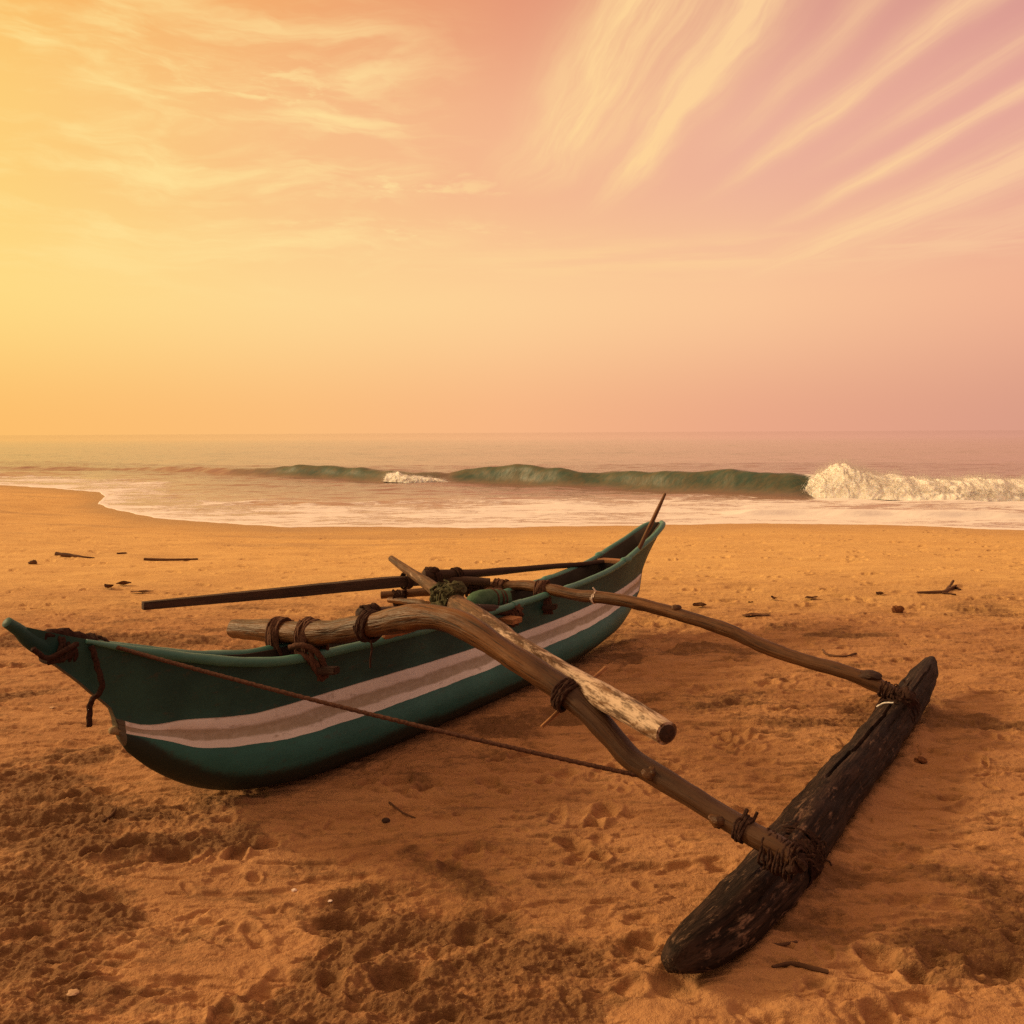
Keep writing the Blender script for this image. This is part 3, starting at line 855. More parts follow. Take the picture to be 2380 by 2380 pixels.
def hull_mesh():
    us = np.concatenate([np.linspace(-1.06, -.76, 9), [-.748, -.742, -.736, -.725, -.71], np.linspace(-.69, 3.6, 110), np.linspace(3.63, 4.335, 32)])
    rings, zones = [], None
    for u in us:
        zk, zb, zt, zs = z_k(u), z_b(u), z_t(u), z_s(u)
        bb, bt, bs_ = b_b(u), b_t(u), b_s(u)
        bl = 0.80 * bb + 0.002
        wob = 0.004 * float(pn(np.array([u * 6]), np.array([0.3]), 9)[0]) + 0.003 * float(pn(np.array([u * 17]), np.array([1.3]), 9)[0])
        wob2 = 0.004 * float(pn(np.array([u * 5]), np.array([4.3]), 10)[0]) + 0.003 * float(pn(np.array([u * 15]), np.array([5.3]), 9)[0])
        zb += wob; zt += wob2 * 0.4
        zb = max(zb, zk + 0.002); zt = max(zt, zb + 0.002); zs = max(zs, zt + 0.01)
        if u < -.746 or u > 3.95:
            zb = zk + .001; zt = zk + .002
            bl = bb = bt = min(bt, .013)
        hh = zb - zk
        keel = 0.30 * bb
        L = [(0, zk, 0), (keel, zk + .03 * hh, 0), (.68 * bb, zk + .15 * hh, 0), (.90 * bb, zk + .36 * hh, 0), (bb, zk + .62 * hh, 0), (.965 * bb, zk + .82 * hh, 0), (.90*bb, zk + .93*hh, 0)]
        def ln(t): return (bl + (bt - bl) * t, zb + (zt - zb) * t)
        k1, k2 = 0.27 + wob * 6, 0.68 + wob2 * 6
        rel = min(0.0025, 0.2 * bb)
        L += [(bl, zb, 1), (ln(k1)[0] + rel, ln(k1)[1], 1), (ln(k1 + .03)[0], ln(k1 + .03)[1], 2), (ln(k2 - .03)[0], ln(k2 - .03)[1], 2), (ln(k2)[0] + rel, ln(k2)[1], 1), (bt + rel, zt, 1), (bt + rel * .3, zt + .004, 3)]
        for t in (0.2, 0.45, 0.7, 0.9, 1.0):
            flare = bt + (bs_ - bt) * t
            L.append((flare, zt + .004 + (zs - zt - .004) * t, 3))
        th = min(.026, .6 * bs_)
        zi = min(max(zt - 0.05, zk + .05), zs - 0.01)
        inner = [(bs_ - th, zs, 4), (max(.002, min(bs_, bt) - th), (zs + zi) / 2, 4), (max(.001, bt - th - .01), zi, 4), (0, max(zi - .08, min(zk + .03, zs - .012)), 4)]
        full = [(v, w) for v, w, _ in L + inner]
        zn = [z for _, _, z in L + inner]
        near_ = full                      # keel -> rail -> inner bottom
        far_ = [(-v, w) for v, w in full[1:-1]][::-1]
        rings.append([hp(u, v, w) for v, w in near_ + far_])
        zones = zn
    nh = len(zones)
    ring_n = len(rings[0])
    def zone(j):                       # quad between ring index j and j+1
        if j < nh - 1: return max(zones[j], zones[j + 1]) if not (zones[j] == 2 and zones[j+1] == 1) and not (zones[j] == 1 and zones[j+1] == 3) else (2 if zones[j] == 2 else 3)
        k = 2 * (nh - 1) - j - 1
        return zone(k)
    # ring segment zones spelled out
    def seg_zone(j):
        k = j if j < nh - 1 else 2 * (nh - 1) - j - 1
        a, b = zones[k], zones[k + 1]
        if a == 0: return 0
        if a == 1 and b == 1: return 1
        if a in (1, 2) and b in (1, 2): return 1
        if a == 1 and b == 3: return 1
        if a == 3 and b == 3: return 3
        return 4
    mb = MB()
    sw = {7: 0.0, 8: .27, 9: .30, 10: .65, 11: .68, 12: 1.0}      # place across the striped band
    for u, ring in zip(us, rings):
        for q_, p in enumerate(ring):
            k_ = q_ if q_ < nh else 2 * (nh - 1) - q_
            if k_ in sw:
                mb.v.append(p); mb.g.append((u, 0, 0)); mb.w.append(sw[k_]); continue
            w_ = p.z
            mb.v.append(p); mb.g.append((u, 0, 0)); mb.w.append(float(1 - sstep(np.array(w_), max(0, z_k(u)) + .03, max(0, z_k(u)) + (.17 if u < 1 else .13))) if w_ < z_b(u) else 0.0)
    for i in range(len(us) - 1):
        for j in range(ring_n):
            j2 = (j + 1) % ring_n
            a, b = i * ring_n, (i + 1) * ring_n
            mb.f.append((a + j, b + j, b + j2, a + j2))
            z = seg_zone(j)
            um = 0.5 * (us[i] + us[i + 1])
            if (um < -.70 and z in (0, 1, 2)) or (um > 3.95 and z in (0, 1, 2)): z = 5
            mb.mi.append(z)
    mb.f.append(tuple(range(ring_n))); mb.mi.append(3)
    mb.f.append(tuple((len(us) - 1) * ring_n + j for j in range(ring_n))[::-1]); mb.mi.append(3)
    return mb
hull = hull_mesh().build('hull', ['teal_paint', 'white_paint', 'white_paint', 'green_paint', 'inner_paint', 'stem_paint'], boat)

# gunwale mouldings: one along each side, joining round the stern
mb = MB()
for sgn in (1, -1):
    us = np.concatenate([np.linspace(-.86, 4.0, 70), np.linspace(4.05, 4.335, 12)])
    if sgn == -1: us = us[:-1]
    pts = [hp(u, sgn * (b_s(u) + .006), z_s(u) - .006 + .003 * float(pn(np.array([u * 4]), np.array([sgn * 1.0]), 4)[0])) for u in us]
    rd = [.009 + .014 * min(1, (u + .86) / .3) for u in us]
    mb = MB()
    mb.tube(pts, rd, 10, wob=0.10, seed=3 + sgn, res=0.05, cap=0.3, flat=0.95)
    # seams where lengths of moulding meet
    for uu in (1.9, 3.45) if sgn == 1 else (2.75, 3.5):
        i = int(np.argmin(abs(us - uu)))
        mb.tube([pts[i] - HU3 * .05, pts[i] + HU3 * .05], .0265, 10, cap=0.4, res=.05)
    mb.build('gunwale', 'rail_paint', boat)

# prow: solid horn carved out of the bow
mb = MB()
mb.tube([at(233, 1512, 3.41), at(175, 1512, 3.31), at(120, 1508, 3.22), at(70, 1488, 3.135), at(45, 1466, 3.095), at(16, 1446, 3.05)],
        [.020, .036, .044, .030, .022, .019], 14, wob=0.10, seed=2, cap=0.45, res=.02)
prow = mb.build('prow', 'green_paint', boat)
# nose board of the dugout log under the bow
mb = MB()
mb.tube([hp(-.762, 0, .452), hp(-.735, 0, .449), hp(-.70, 0, .436)], [.012, .020, .022], 10, wob=.1, seed=3, cap=.5, res=.008)
mb.build('nose_block', 'nose_paint', boat)
# thwart near the stern, plank end amidships and raw rail patch
mb = MB(); mb.box(hp(3.44, 0, .600), HV3 * .125, HU3 * .05, Vector((0, 0, .012)))
mb.build('thwart', 'raw_wood', boat)
mb = MB(); mb.box(hp(1.74, .085, .460), HV3 * .16, HU3 * .055, Vector((0, 0, .016)))
mb.build('thwart', 'raw_wood', boat)
mb = MB()
mb.tube([hp(.64, .152, .565), hp(.78, .156, .566), hp(.93, .152, .560)], [.013, .019, .012], 8, wob=.4, seed=6, res=.02, cap=.5)
mb.build('rail_patch', 'raw_wood', boat)

# --- booms
def plane_pt(px, py, A, B):
    d = Vector((B[0] - A[0], B[1] - A[1], 0)); n = Vector((-d.y, d.x, 0)); r = ray(px, py)
    return CAM + r * ((Vector((A[0], A[1], 0)) - CAM).dot(n) / r.dot(n))
NA, NB = (-.93, 4.1), (.835, 2.7)
nb_px = [(545, 1462, 44), (590, 1464, 50), (640, 1467, 54), (733, 1471, 56), (800, 1465, 58), (862, 1454, 60), (930, 1440, 62), (1000, 1434, 62), (1060, 1447, 60), (1117, 1476, 60), (1210, 1539, 62), (1297, 1598, 62),
         (1374, 1661, 58), (1424, 1714, 56), (1467, 1760, 57), (1526, 1801, 56), (1604, 1850, 54), (1678, 1897, 54), (1743, 1934, 54), (1790, 1959, 58), (1842, 1990, 56)]
nbp = [plane_pt(a, b, NA, NB) for a, b, _ in nb_px]
nbr = [0.5 * w / 2070.6 * p.y for p, (_, _, w) in zip(nbp, nb_px)]
mb = MB()
mb.tube(nbp, nbr, 20, wob=0.13, seed=1, res=0.022, cap=0.12, weather=lambda t: float(sstep(np.array(t), .52, .82)))
near_boom = mb.build('outrigger_boom', 'boom_wood', boat)
near_boom['label'] = 'thick crooked boom'
# knots on the near boom
mb = MB()
for (px, py, dpt, rr) in [(1512, 1797, -.035, .020), (1667, 1906, -.035, .020)]:
    c = plane_pt(px, py, NA, NB); d = (CAM - c).normalized()
    mb = MB()
    mb.lump(c + d * (.062 - .030), rr * 1.35, rr * 1.35, rr * 1.1, seed=int(px), amp=.35, sub=3)
    mb.build('knot', 'boom_wood', near_boom)

FA, FB = (.22, 5.82), (1.985, 4.524)
fb_px = [(1208, 1361, 25), (1250, 1365, 26), (1290, 1372, 27), (1344, 1384, 27), (1383, 1387, 29), (1457, 1397, 29), (1507, 1409, 29), (1569, 1426, 31), (1631, 1445, 30), (1700, 1468, 32), (1773, 1502, 33), (1864, 1534, 33), (1956, 1559, 34), (2024, 1585, 36), (2092, 1618, 30)]
fbp = [at(886, 1383, 6.10), at(960, 1378, 6.10), at(1040, 1371, 6.09), at(1127, 1365, 6.04)] + [plane_pt(a, b, FA, FB) for a, b, _ in fb_px]
fbr = [.5 * w / 2070.6 * p.y for p, w in zip(fbp, [18, 20, 22, 24] + [w for _, _, w in fb_px])]
mb = MB()
mb.tube(fbp, fbr, 18, wob=0.10, seed=4, res=0.025, cap=0.15, weather=lambda t: .6 * float(sstep(np.array(t), .55, .95)))
far_boom = mb.build('outrigger_boom', 'boom_wood', boat)
far_boom['label'] = 'slender boom towards the stern'
mb = MB()
p = plane_pt(1572, 1418, FA, FB); mb.lump(p + Vector((0, 0, .012)), .030, .026, .022, 3, .2)
mb.build('knot', 'boom_wood', far_boom)
mb = MB()
p = plane_pt(2020, 1572, FA, FB); mb.lump(p + Vector((0, 0, .008)), .060, .050, .022, 5, .3, rot=-.6)
mb.build('knot', 'dark_wood', far_boom)

# --- float
fl_px = [(1556, 2240, 0.085, .035), (1580, 2222, .09, .060), (1620, 2200, .09, .080), (1665, 2166, .09, .092), (1718, 2122, .09, .100), (1800, 2028, .092, .106), (1860, 1950, .094, .107), (1917, 1873, .095, .106), (1960, 1820, .097, .105),
         (2005, 1765, .10, .104), (2040, 1722, .105, .103), (2075, 1678, .115, .100), (2110, 1628, .13, .095), (2135, 1590, .145, .085), (2152, 1560, .16, .068), (2163, 1538, .175, .040)]
flp = [atz(a, b, z) for a, b, z, _ in fl_px]
flr = [r for *_, r in fl_px]
mb = MB()
NS = 56
mb.tube(flp, flr, NS, wob=0.09, seed=8, res=0.025, cap=0.55, weather=lambda t: .62 - .25 * t)
fl = mb
# long split running along the upper face
nst = len(fl.v) // NS
for i in range(nst):
    s = i / nst
    ring = list(range(i * NS, i * NS + NS))
    cen = sum((fl.v[k] for k in ring), Vector()) / NS
    # hewn section: flattened faces
    for k in ring:
        th = 2 * math.pi * (k - ring[0]) / NS + 0.42
        pw = 3.4
        q_ = (abs(math.cos(th)) ** pw + abs(math.sin(th)) ** pw) ** (-1 / pw)
        chip = 1 + .05 * float(pn(np.array([s * 26]), np.array([th * 1.3]), 19)[0]) + .025 * float(pn(np.array([s * 70]), np.array([th * 3.0]), 29)[0])
        fl.v[k] = cen + (fl.v[k] - cen) * (.85 * q_ * chip)
    for s0_, s1_, tg, dp in ((.36, .83, (-.28, -.28, .9), .040), (.10, .30, (-.05, -.3, .9), .012), (.55, .95, (.25, -.45, .75), .012), (.02, .26, (.3, -.55, .6), .010)):
        if s0_ < s < s1_:
            tgt = (Vector(tg) + Vector((.10 * math.sin(s * 14), 0, 0))).normalized()
            best = max(ring, key=lambda k: (fl.v[k] - cen).normalized().dot(tgt))
            dep = dp * min(1, (s - s0_) / .05, (s1_ - s) / .05)
            fl.v[best] = fl.v[best] - (fl.v[best] - cen).normalized() * dep
flo = mb.build('outrigger_float', 'float_wood', boat)

# lashings boom -> float
def axis_at(P, i): return (Vector(P[min(len(P) - 1, i + 1)]) - Vector(P[max(0, i - 1)])).normalized()
fax = (atz(1880, 1925, .09) - atz(1790, 2045, .09)).normalized()
c0 = atz(1842, 1988, .10)
def matted(mb, centre, along, across, n, seed, spread=(.05, .05, .03), rr=(.0022, .0040), L=.032):
    """tangle of coir strands"""
    rnd = random.Random(seed)
    along, across = Vector(along), Vector(across)
    for k in range(n):
        a = Vector(centre) + along * rnd.gauss(0, spread[0]) + across * rnd.gauss(0, spread[1]) + Vector((0, 0, rnd.gauss(0, spread[2])))
        d = along * rnd.uniform(-1, 1) + across * rnd.uniform(-1, 1) + Vector((0, 0, rnd.uniform(-.8, .5)))
        b = a + d.normalized() * rnd.uniform(.4, 1) * L
        mb.tube([a, (a + b) / 2 + Vector((0, 0, rnd.uniform(0, .02))), b], rnd.uniform(*rr), 5, res=.015)
mb = MB()
for k in range(6):
    mb.wrap(c0 + fax * (-.075 + .026 * k), fax, .088, .026, 2.0, .0046, seed=k, jit=.9)
bax = (nbp[-1] - nbp[-3]).normalized()
for k in range(5):
    mb.wrap(nbp[-1] - bax * (.0 + .022 * k), bax, .034, .026, 2.2, .0046, seed=20 + k, jit=.9, stretch=(0, 0, -.045))
mb.lump(nbp[-1] + bax * .01 + Vector((0, 0, -.012)), .036, .038, .032, 4, .5, rot=.5)
mb.lump(c0 + Vector((.02, -.055, .055)), .032, .042, .030, 7, .5, rot=.5)
mb.lump(c0 + Vector((.045, -.08, .01)), .030, .040, .042, 9, .5, rot=.2)
matted(mb, nbp[-1] + bax * .01, fax, bax, 40, 4, (.035, .028, .012))
matted(mb, c0 + Vector((.05, -.08, .06)), fax, bax, 40, 14, (.035, .020, .016))
mb.build('lashing', 'dark_rope', boat)
fax2 = (atz(2113, 1617, .12) - atz(2050, 1706, .1)).normalized()
c1 = atz(2085, 1655, .12)
mb = MB()
for k in range(6):
    mb.wrap(c1 + fax2 * (-.10 + .036 * k), fax2, .090, .03, 1.8, .0055, seed=40 + k, jit=1.3)
bax2 = (fbp[-1] - fbp[-3]).normalized()
for k in range(4):
    mb.wrap(fbp[-1] - bax2 * (.0 + .03 * k), bax2, .034, .03, 2.0, .0055, seed=60 + k, jit=1.2)
mb.lump(fbp[-1] + bax2 * .02, .06, .06, .045, 5, .5)
matted(mb, fbp[-1], fax2, bax2, 60, 5, (.045, .035, .015))
mb.build('lashing', 'dark_rope', boat)
mb = MB()
mb.wrap(atz(2071, 1676, .115), fax2, .093, .012, .16, .0045, seed=0.75, jit=0)  # short pale arc round the float at the far joint
mb.build('white_cord', 'white_tape', boat)
# short binding on the near boom above the float
mb = MB()
cb = plane_pt(1727, 1926, NA, NB)
ba = (plane_pt(1743, 1934, NA, NB) - plane_pt(1678, 1897, NA, NB)).normalized()
mb.wrap(cb, ba, .037, .035, 4, .006, seed=2, jit=.5)
mb.tube([cb + Vector((0, 0, .035)), cb + Vector((.012, 0, .065))], .007, 6)
mb.tube([cb + Vector((.03, -.01, .03)), cb + Vector((.045, 0, .055))], .006, 6)
mb.build('lashing', 'dark_rope', boat)

# lashings near boom -> hull
def lash_rail(px, py, A, B, r, seed, rr=.0085, mat='brown_rope', wid=.07, turns=6, drop=.10):
    c = plane_pt(px, py, A, B)
    ax = Vector((B[0] - A[0], B[1] - A[1], 0)).normalized()
    mb = MB()
    mb.wrap(c, ax, r, wid, turns, rr, seed=seed, jit=.6, stretch=(0, 0, -drop))
    return mb, c, ax
mb, c, ax = lash_rail(655, 1467, NA, NB, .054, 1, rr=.010, wid=.085, turns=7, drop=.07)
mb.build('lashing', 'brown_rope', boat)
mb, c, ax = lash_rail(722, 1471, NA, NB, .056, 2, rr=.010, wid=.075, turns=7, drop=.09)
q0 = c + Vector((0, -.02, -.10))
mb.tube([c + Vector((-.08, -.08, -.05)), c + Vector((-.02, -.10, -.035)), c + Vector((.04, -.10, -.06)), c + Vector((.075, -.09, -.12)), c + Vector((.085, -.09, -.19))], .014, 8, twist=160, res=.012)
mb.tube([c + Vector((-.05, -.08, -.07)), c + Vector((0, -.10, -.09)), c + Vector((.05, -.10, -.13)), c + Vector((.06, -.09, -.20))], .015, 8, twist=160, res=.012)
mb.tube([c + Vector((.02, -.08, -.05)), c + Vector((.03, -.11, -.12)), c + Vector((.075, -.095, -.20))], .013, 8, twist=160, res=.012)
mb.build('lashing', 'brown_rope', boat)
mb = MB()
pk = at(760, 1558, 4.0)
mb.box(pk, Vector((.052, -.02, .004)), Vector((.01, .02, 0)), Vector((0, 0, .017)), bev=.3)
mb.build('toggle', 'dark_wood', boat)
# lash round the bend with the crossbar
mb = MB()
c = plane_pt(860, 1455, NA, NB); ax = Vector((NB[0] - NA[0], NB[1] - NA[1], 0)).normalized()
mb.wrap(c, ax, .060, .05, 6, .008, seed=3, jit=.6)
mb.wrap(at(858, 1424, 3.93), Vector((.6, .8, 0)), .028, .07, 6, .007, seed=4, jit=.6)
mb.tube([at(862, 1488, 3.80), at(864, 1510, 3.80), at(860, 1535, 3.80), at(861, 1552, 3.80)], .005, 6, res=.02)
mb.build('lashing', 'dark_rope', boat)
# lash and peg at the mast crossing
mb = MB()
c = plane_pt(1312, 1614, NA, NB); ax = (plane_pt(1374, 1661, NA, NB) - plane_pt(1260, 1570, NA, NB)).normalized()
mb.wrap(c, ax, .050, .05, 5, .0075, seed=5, jit=.6)
lash = mb.build('lashing', 'dark_rope', boat)
mb = MB()
mb.tube([at(1259, 1690, 3.20), at(1310, 1643, 3.28), at(1360, 1595, 3.42), at(1408, 1551, 3.52)], [.007, .009, .009, .008], 8, wob=.15, res=.03, cap=.2)
mb.build('tightening_peg', 'raw_wood', lash)
# far boom lashings on the rails
for (px, py, sd) in ((1262, 1367, 7), (1166, 1364, 8)):
    c = plane_pt(px, py, FA, FB) if px > 1200 else at(px, py, 6.0)
    mb = MB()
    a2 = Vector((FB[0] - FA[0], FB[1] - FA[1], 0)).normalized()
    mb.wrap(c, a2, .039, .075, 6, .010, seed=sd, jit=.6, stretch=(0, 0, -.05))
    if px > 1200:
        for k in range(4):
            mb.tube([c + Vector((-.03 + .02 * k, -.04, -.02)), c + Vector((.0 + .015 * k, -.065, -.09)), c + Vector((.01 + .015 * k, -.07, -.16))], .011, 7, twist=160, res=.015)
    mb.build('lashing', 'brown_rope', boat)
mb = MB()
mb.box(at(1278, 1411, 5.72), Vector((.045, -.012, .006)), Vector((.008, .02, 0)), Vector((0, 0, .018)), bev=.3)
mb.build('toggle', 'dark_wood', boat)
# dark fibrous binding on the far boom and the short pole tied under the spar
mb = MB()
for k in range(5):
    mb.wrap(at(1075 + 12 * k, 1367, 6.05), Vector((.9, -.1, .03)), .040, .05, 2, .009, seed=80 + k, jit=1.2)
rnd = random.Random(9)
for k in range(22):
    a = at(1070 + rnd.uniform(0, 60), 1352 + rnd.uniform(-8, 14), 6.0)
    mb.tube([a, a + Vector((rnd.uniform(-.03, .03), -.02, -.03)), a + Vector((rnd.uniform(-.06, .06), -.03, -rnd.uniform(.03, .09)))], .0035, 4, res=.02)
mb.build('lashing', 'dark_rope', boat)
mb = MB()
mb.tube([at(1000, 1352, 6.02), at(1060, 1350, 6.0), at(1138, 1352, 5.98)], [.026, .030, .028], 12, wob=.15, seed=5, cap=.2)
mb.build('brace_pole', 'dark_wood', boat)
# crossbar lying from the near boom along to the rail, and the thin brace under the far boom stub
mb = MB()
mb.tube([at(836, 1426, 3.90), at(880, 1424, 4.02), at(980, 1420, 4.45), at(1090, 1415, 5.05), at(1200, 1421, 5.52)], [.025, .026, .028, .030, .031], 14, wob=.12, seed=6, res=.03, cap=.2)
mb.build('crossbar', 'dark_wood', boat)
mb = MB()
for k in range(3):
    mb.wrap(at(1182 + 8 * k, 1421, 5.46), Vector((.75, .66, 0)), .033, .04, 2, .010, seed=90 + k, jit=1.0)
mb.tube([at(1188, 1425, 5.44), at(1196, 1440, 5.42), at(1190, 1455, 5.42)], .018, 8, twist=160)
mb.tube([at(1200, 1420, 5.44), at(1204, 1436, 5.42), at(1200, 1452, 5.42)], .014, 8, twist=160)
mb.build('lashing', 'brown_rope', boat)
mb = MB()
mb.tube([at(905, 1394, 6.05), at(950, 1399, 5.9), at(1020, 1409, 5.6), at(1060, 1416, 5.3)], [.022, .025, .024, .022], 10, wob=.15, seed=7, cap=.2)
mb.build('brace_pole', 'boom_wood', boat)
mb = MB()
for k in range(3):
    mb.wrap(at(922 + 7 * k, 1388, 6.04), Vector((1, 0, .03)), .034, .04, 2, .010, seed=100 + k, jit=1.0, stretch=(0, 0, -.035))
mb.build('lashing', 'dark_rope', boat)

# bow lashing with hanging tail, stay rope
mb = MB()
pr = [at(100, 1478, 3.16), at(135, 1474, 3.22), at(168, 1480, 3.28), at(200, 1492, 3.34), at(228, 1500, 3.40)]
mb.tube(pr, [.016, .024, .022, .024, .018], 10, twist=120, wob=.25, seed=3, res=.012)
axp = (at(200, 1500, 3.34) - at(110, 1490, 3.18)).normalized()
for k, (px, py, w) in enumerate([(118, 1506, .046), (134, 1508, .048), (150, 1509, .050), (180, 1510, .050), (206, 1510, .050), (224, 1512, .046)]):
    mb.wrap(at(px, py, 3.17 + (px - 100) * .0019), axp, w, .02, 1.6, .008, seed=k + .4, jit=.7)
mb.tube([at(76, 1508, 3.08), at(110, 1530, 3.12), at(150, 1512, 3.15), at(180, 1496, 3.2)], .010, 7, twist=180, res=.012)
mb.tube([at(110, 1540, 3.14), at(150, 1530, 3.16), at(176, 1506, 3.2)], .010, 7, twist=180, res=.012)
bl = mb.build('bow_lashing', 'dark_rope', boat)
mb = MB()
tail = [(213, 1502), (220, 1525), (226, 1550), (234, 1575), (237, 1596), (230, 1612), (216, 1624), (209, 1640), (208, 1662), (207, 1688)]
mb.tube([at(a, b, 3.27) for a, b in tail], .0105, 9, twist=150, res=.008)
mb.build('rope_tail', 'dark_rope', bl)
mb = MB()
r0, r1 = at(228, 1492, 3.36), plane_pt(1497, 1812, NA, NB) + Vector((-.01, -.02, .02))
pts = []
for k in range(25):
    t = k / 24
    pts.append(r0.lerp(r1, t) + Vector((0, 0, -.075 * t * (1 - t))))
mb.tube(pts, .0078, 9, twist=200, res=.011)
mb.build('stay_rope', 'brown_rope', boat)
# little cords with a pink tie round the far boom
mb = MB()
mb.wrap(plane_pt(1383, 1388, FA, FB), Vector((.8, -.6, 0)), .036, .02, 2, .004, seed=3)
mb.tube([plane_pt(1381, 1382, FA, FB) + Vector((0, -.03, .01)), at(1384, 1372, 5.56), at(1378, 1366, 5.56)], .005, 5)
mb.build('cord_tie', 'shell_white', boat)

# ------------------------------------------------------------------ things resting on the boat
# mast pole
mp = [at(909, 1298, 5.32), at(960, 1335, 5.02), at(1012, 1369, 4.72), at(1040, 1388, 4.52)]
loc = at(1330, 1585, 3.36)
mast = empty('mast', loc)
tag(mast, 'weathered mast pole with pale flaking bark and sawn butt, lying across the boat', 'mast')
ax = Vector((.2265 + .326, 3.35 - 4.5, .66 - .774)).normalized()
mline = lambda px, py, Y: at(px, py, Y)
mb = MB()
mb.tube([at(909, 1298, 5.32), at(935, 1317, 5.17), at(970, 1341, 4.97), at(1010, 1369, 4.72), at(1050, 1397, 4.44), at(1075, 1415, 4.28)], [.019, .024, .029, .036, .046, .050], 18, wob=.06, seed=12, res=.025, cap=.4)
mb.tube([at(1064, 1410, 4.345), at(1072, 1416, 4.30), at(1100, 1436, 4.14), at(1150, 1471, 3.88), at(1210, 1512, 3.64), at(1300, 1566, 3.38), at(1390, 1614, 3.16), at(1470, 1657, 2.97), at(1520, 1686, 2.86), at(1549, 1704, 2.80)],
        [.047, .058, .060, .060, .056, .052, .048, .044, .041, .040], 20, wob=.08, seed=13, res=.025, cap=.06, weather=lambda t: min(1, max(0, (t - .12) * 1.6)))
mb.build('pole', 'mast_wood', mast)
mb = MB()
mb.tube([at(1549, 1704, 2.80) - ax * .004, at(1549, 1704, 2.80) + ax * .006], [.030, .030], 16, cap=.2, res=.01)
mb.build('sawn_end', 'dark_wood', mast)
mb = MB()
rnd = random.Random(2)
mdir = (at(1100, 1436, 4.14) - at(1010, 1369, 4.72)).normalized()
for k in range(7):
    mb.wrap(at(1026 + 5 * k, 1380 + 3.6 * k, 4.60 - .035 * k), mdir, .046, .03, 2.2, .009, seed=k * 3, jit=1.6)
for k in range(40):
    a = at(1035 + rnd.uniform(-12, 30), 1385 + rnd.uniform(-24, 40), 4.42 + rnd.uniform(-.05, .06))
    b = a + Vector((rnd.uniform(-.05, .05), rnd.uniform(-.05, .05), rnd.uniform(-.06, .04)))
    mb.tube([a, (a + b) / 2 + Vector((rnd.uniform(-.03, .03), 0, rnd.uniform(0, .03))), b], rnd.uniform(.003, .008), 5, res=.015)
mb.lump(at(1058, 1368, 4.42), .05, .05, .034, 4, .5)
mb.lump(at(1022, 1412, 4.40), .05, .06, .03, 5, .5)
mb.build('net_binding', 'green_net', mast)

# long dark spar lying along the boat
s0, s1, s2 = at(332, 1408, 4.80), at(1010, 1350, 5.98), at(1400, 1306, 6.80)
spar = empty('spar', s1)
tag(spar, 'long dark squared spar resting on the far side of the boat', 'spar')
mb = MB()
spx = [(332, 1408, 4.80, 25), (500, 1392, 5.05, 28), (640, 1379, 5.27, 31), (772, 1366, 5.50, 33), (900, 1354, 5.74, 33), (1010, 1346, 5.96, 32), (1060, 1343, 6.05, 28)]
mb.tube([at(a, b, Y) for a, b, Y, _ in spx], [.5 * 1.22 * w / 2070.6 * Y for *_, Y, w in spx], 4, cap=.05, res=.06, wob=.05, seed=3)
# turn the square section flat: rotate ring by 45 degrees
for i in range(0, len(mb.v), 4):
    cen = (mb.v[i] + mb.v[i+1] + mb.v[i+2] + mb.v[i+3]) / 4
    e = [(mb.v[i + k] - cen) for k in range(4)]
    for k in range(4): mb.v[i + k] = cen + (e[k] + e[(k + 1) % 4]) * .60
mb.build('beam', 'dark_wood', spar)
mb = MB()
spx = [(985, 1334, 5.90, 20), (1040, 1334, 6.0, 22), (1101, 1333, 6.12, 20), (1160, 1328, 6.26, 18), (1214, 1323, 6.38, 15), (1290, 1316, 6.55, 13), (1350, 1312, 6.69, 12), (1402, 1305, 6.82, 10)]
mb.tube([at(a, b, Y) for a, b, Y, _ in spx], [.5 * w / 2070.6 * Y for *_, Y, w in spx], 12, cap=.2, res=.05, wob=.06, seed=4)
mb.build('tapered_end', 'dark_wood', spar)
mb = MB()
for (px, py, Y) in ((945, 1350, 5.82), (1010, 1344, 5.95), (1060, 1338, 6.04)):
    mb.wrap(at(px, py, Y), Vector((.66, .75, 0)), .048, .05, 4, .006, seed=int(px), jit=.6)
mb.lump(at(1003, 1327, 5.94), .05, .035, .028, 8, .5)
mb.build('splice_binding', 'dark_rope', spar)

# steering pole standing in the stern
mb = MB()
mb.tube([at(1484, 1278, 6.98), at(1512, 1220, 7.10), at(1530, 1182, 7.16), at(1546, 1147, 7.20)], [.016, .018, .016, .011], 10, wob=.06, seed=3, res=.04, cap=.3)
o = mb.build('pole', 'boom_wood', None, loc=at(1484, 1278, 6.98))
tag(o, 'thin wooden pole standing up inside the stern of the green boat', 'pole')

# rolled green cloth inside the boat
cb0 = at(1104, 1402, 5.35)
bun = empty('cloth_bundle', cb0)
tag(bun, 'rolled green cloth bundle tied with cords, lying inside the boat behind the mast', 'bundle')
mb = MB()
mb.tube([at(1098, 1404, 5.30), at(1110, 1397, 5.36), at(1140, 1394, 5.48), at(1172, 1392, 5.62)], [.042, .062, .066, .058], 20, wob=.20, seed=5, res=.015, cap=.5)
mb.build('cloth', 'green_cloth', bun)
mb = MB()
bdir = (at(1172, 1392, 5.62) - at(1110, 1397, 5.36)).normalized()
for (px, Y) in ((1138, 5.47), (1150, 5.52), (1158, 5.56)):
    mb.wrap(at(px, 1394, Y), bdir, .067, .012, 2, .0045, seed=int(px))
mb.build('cord', 'brown_rope', bun)

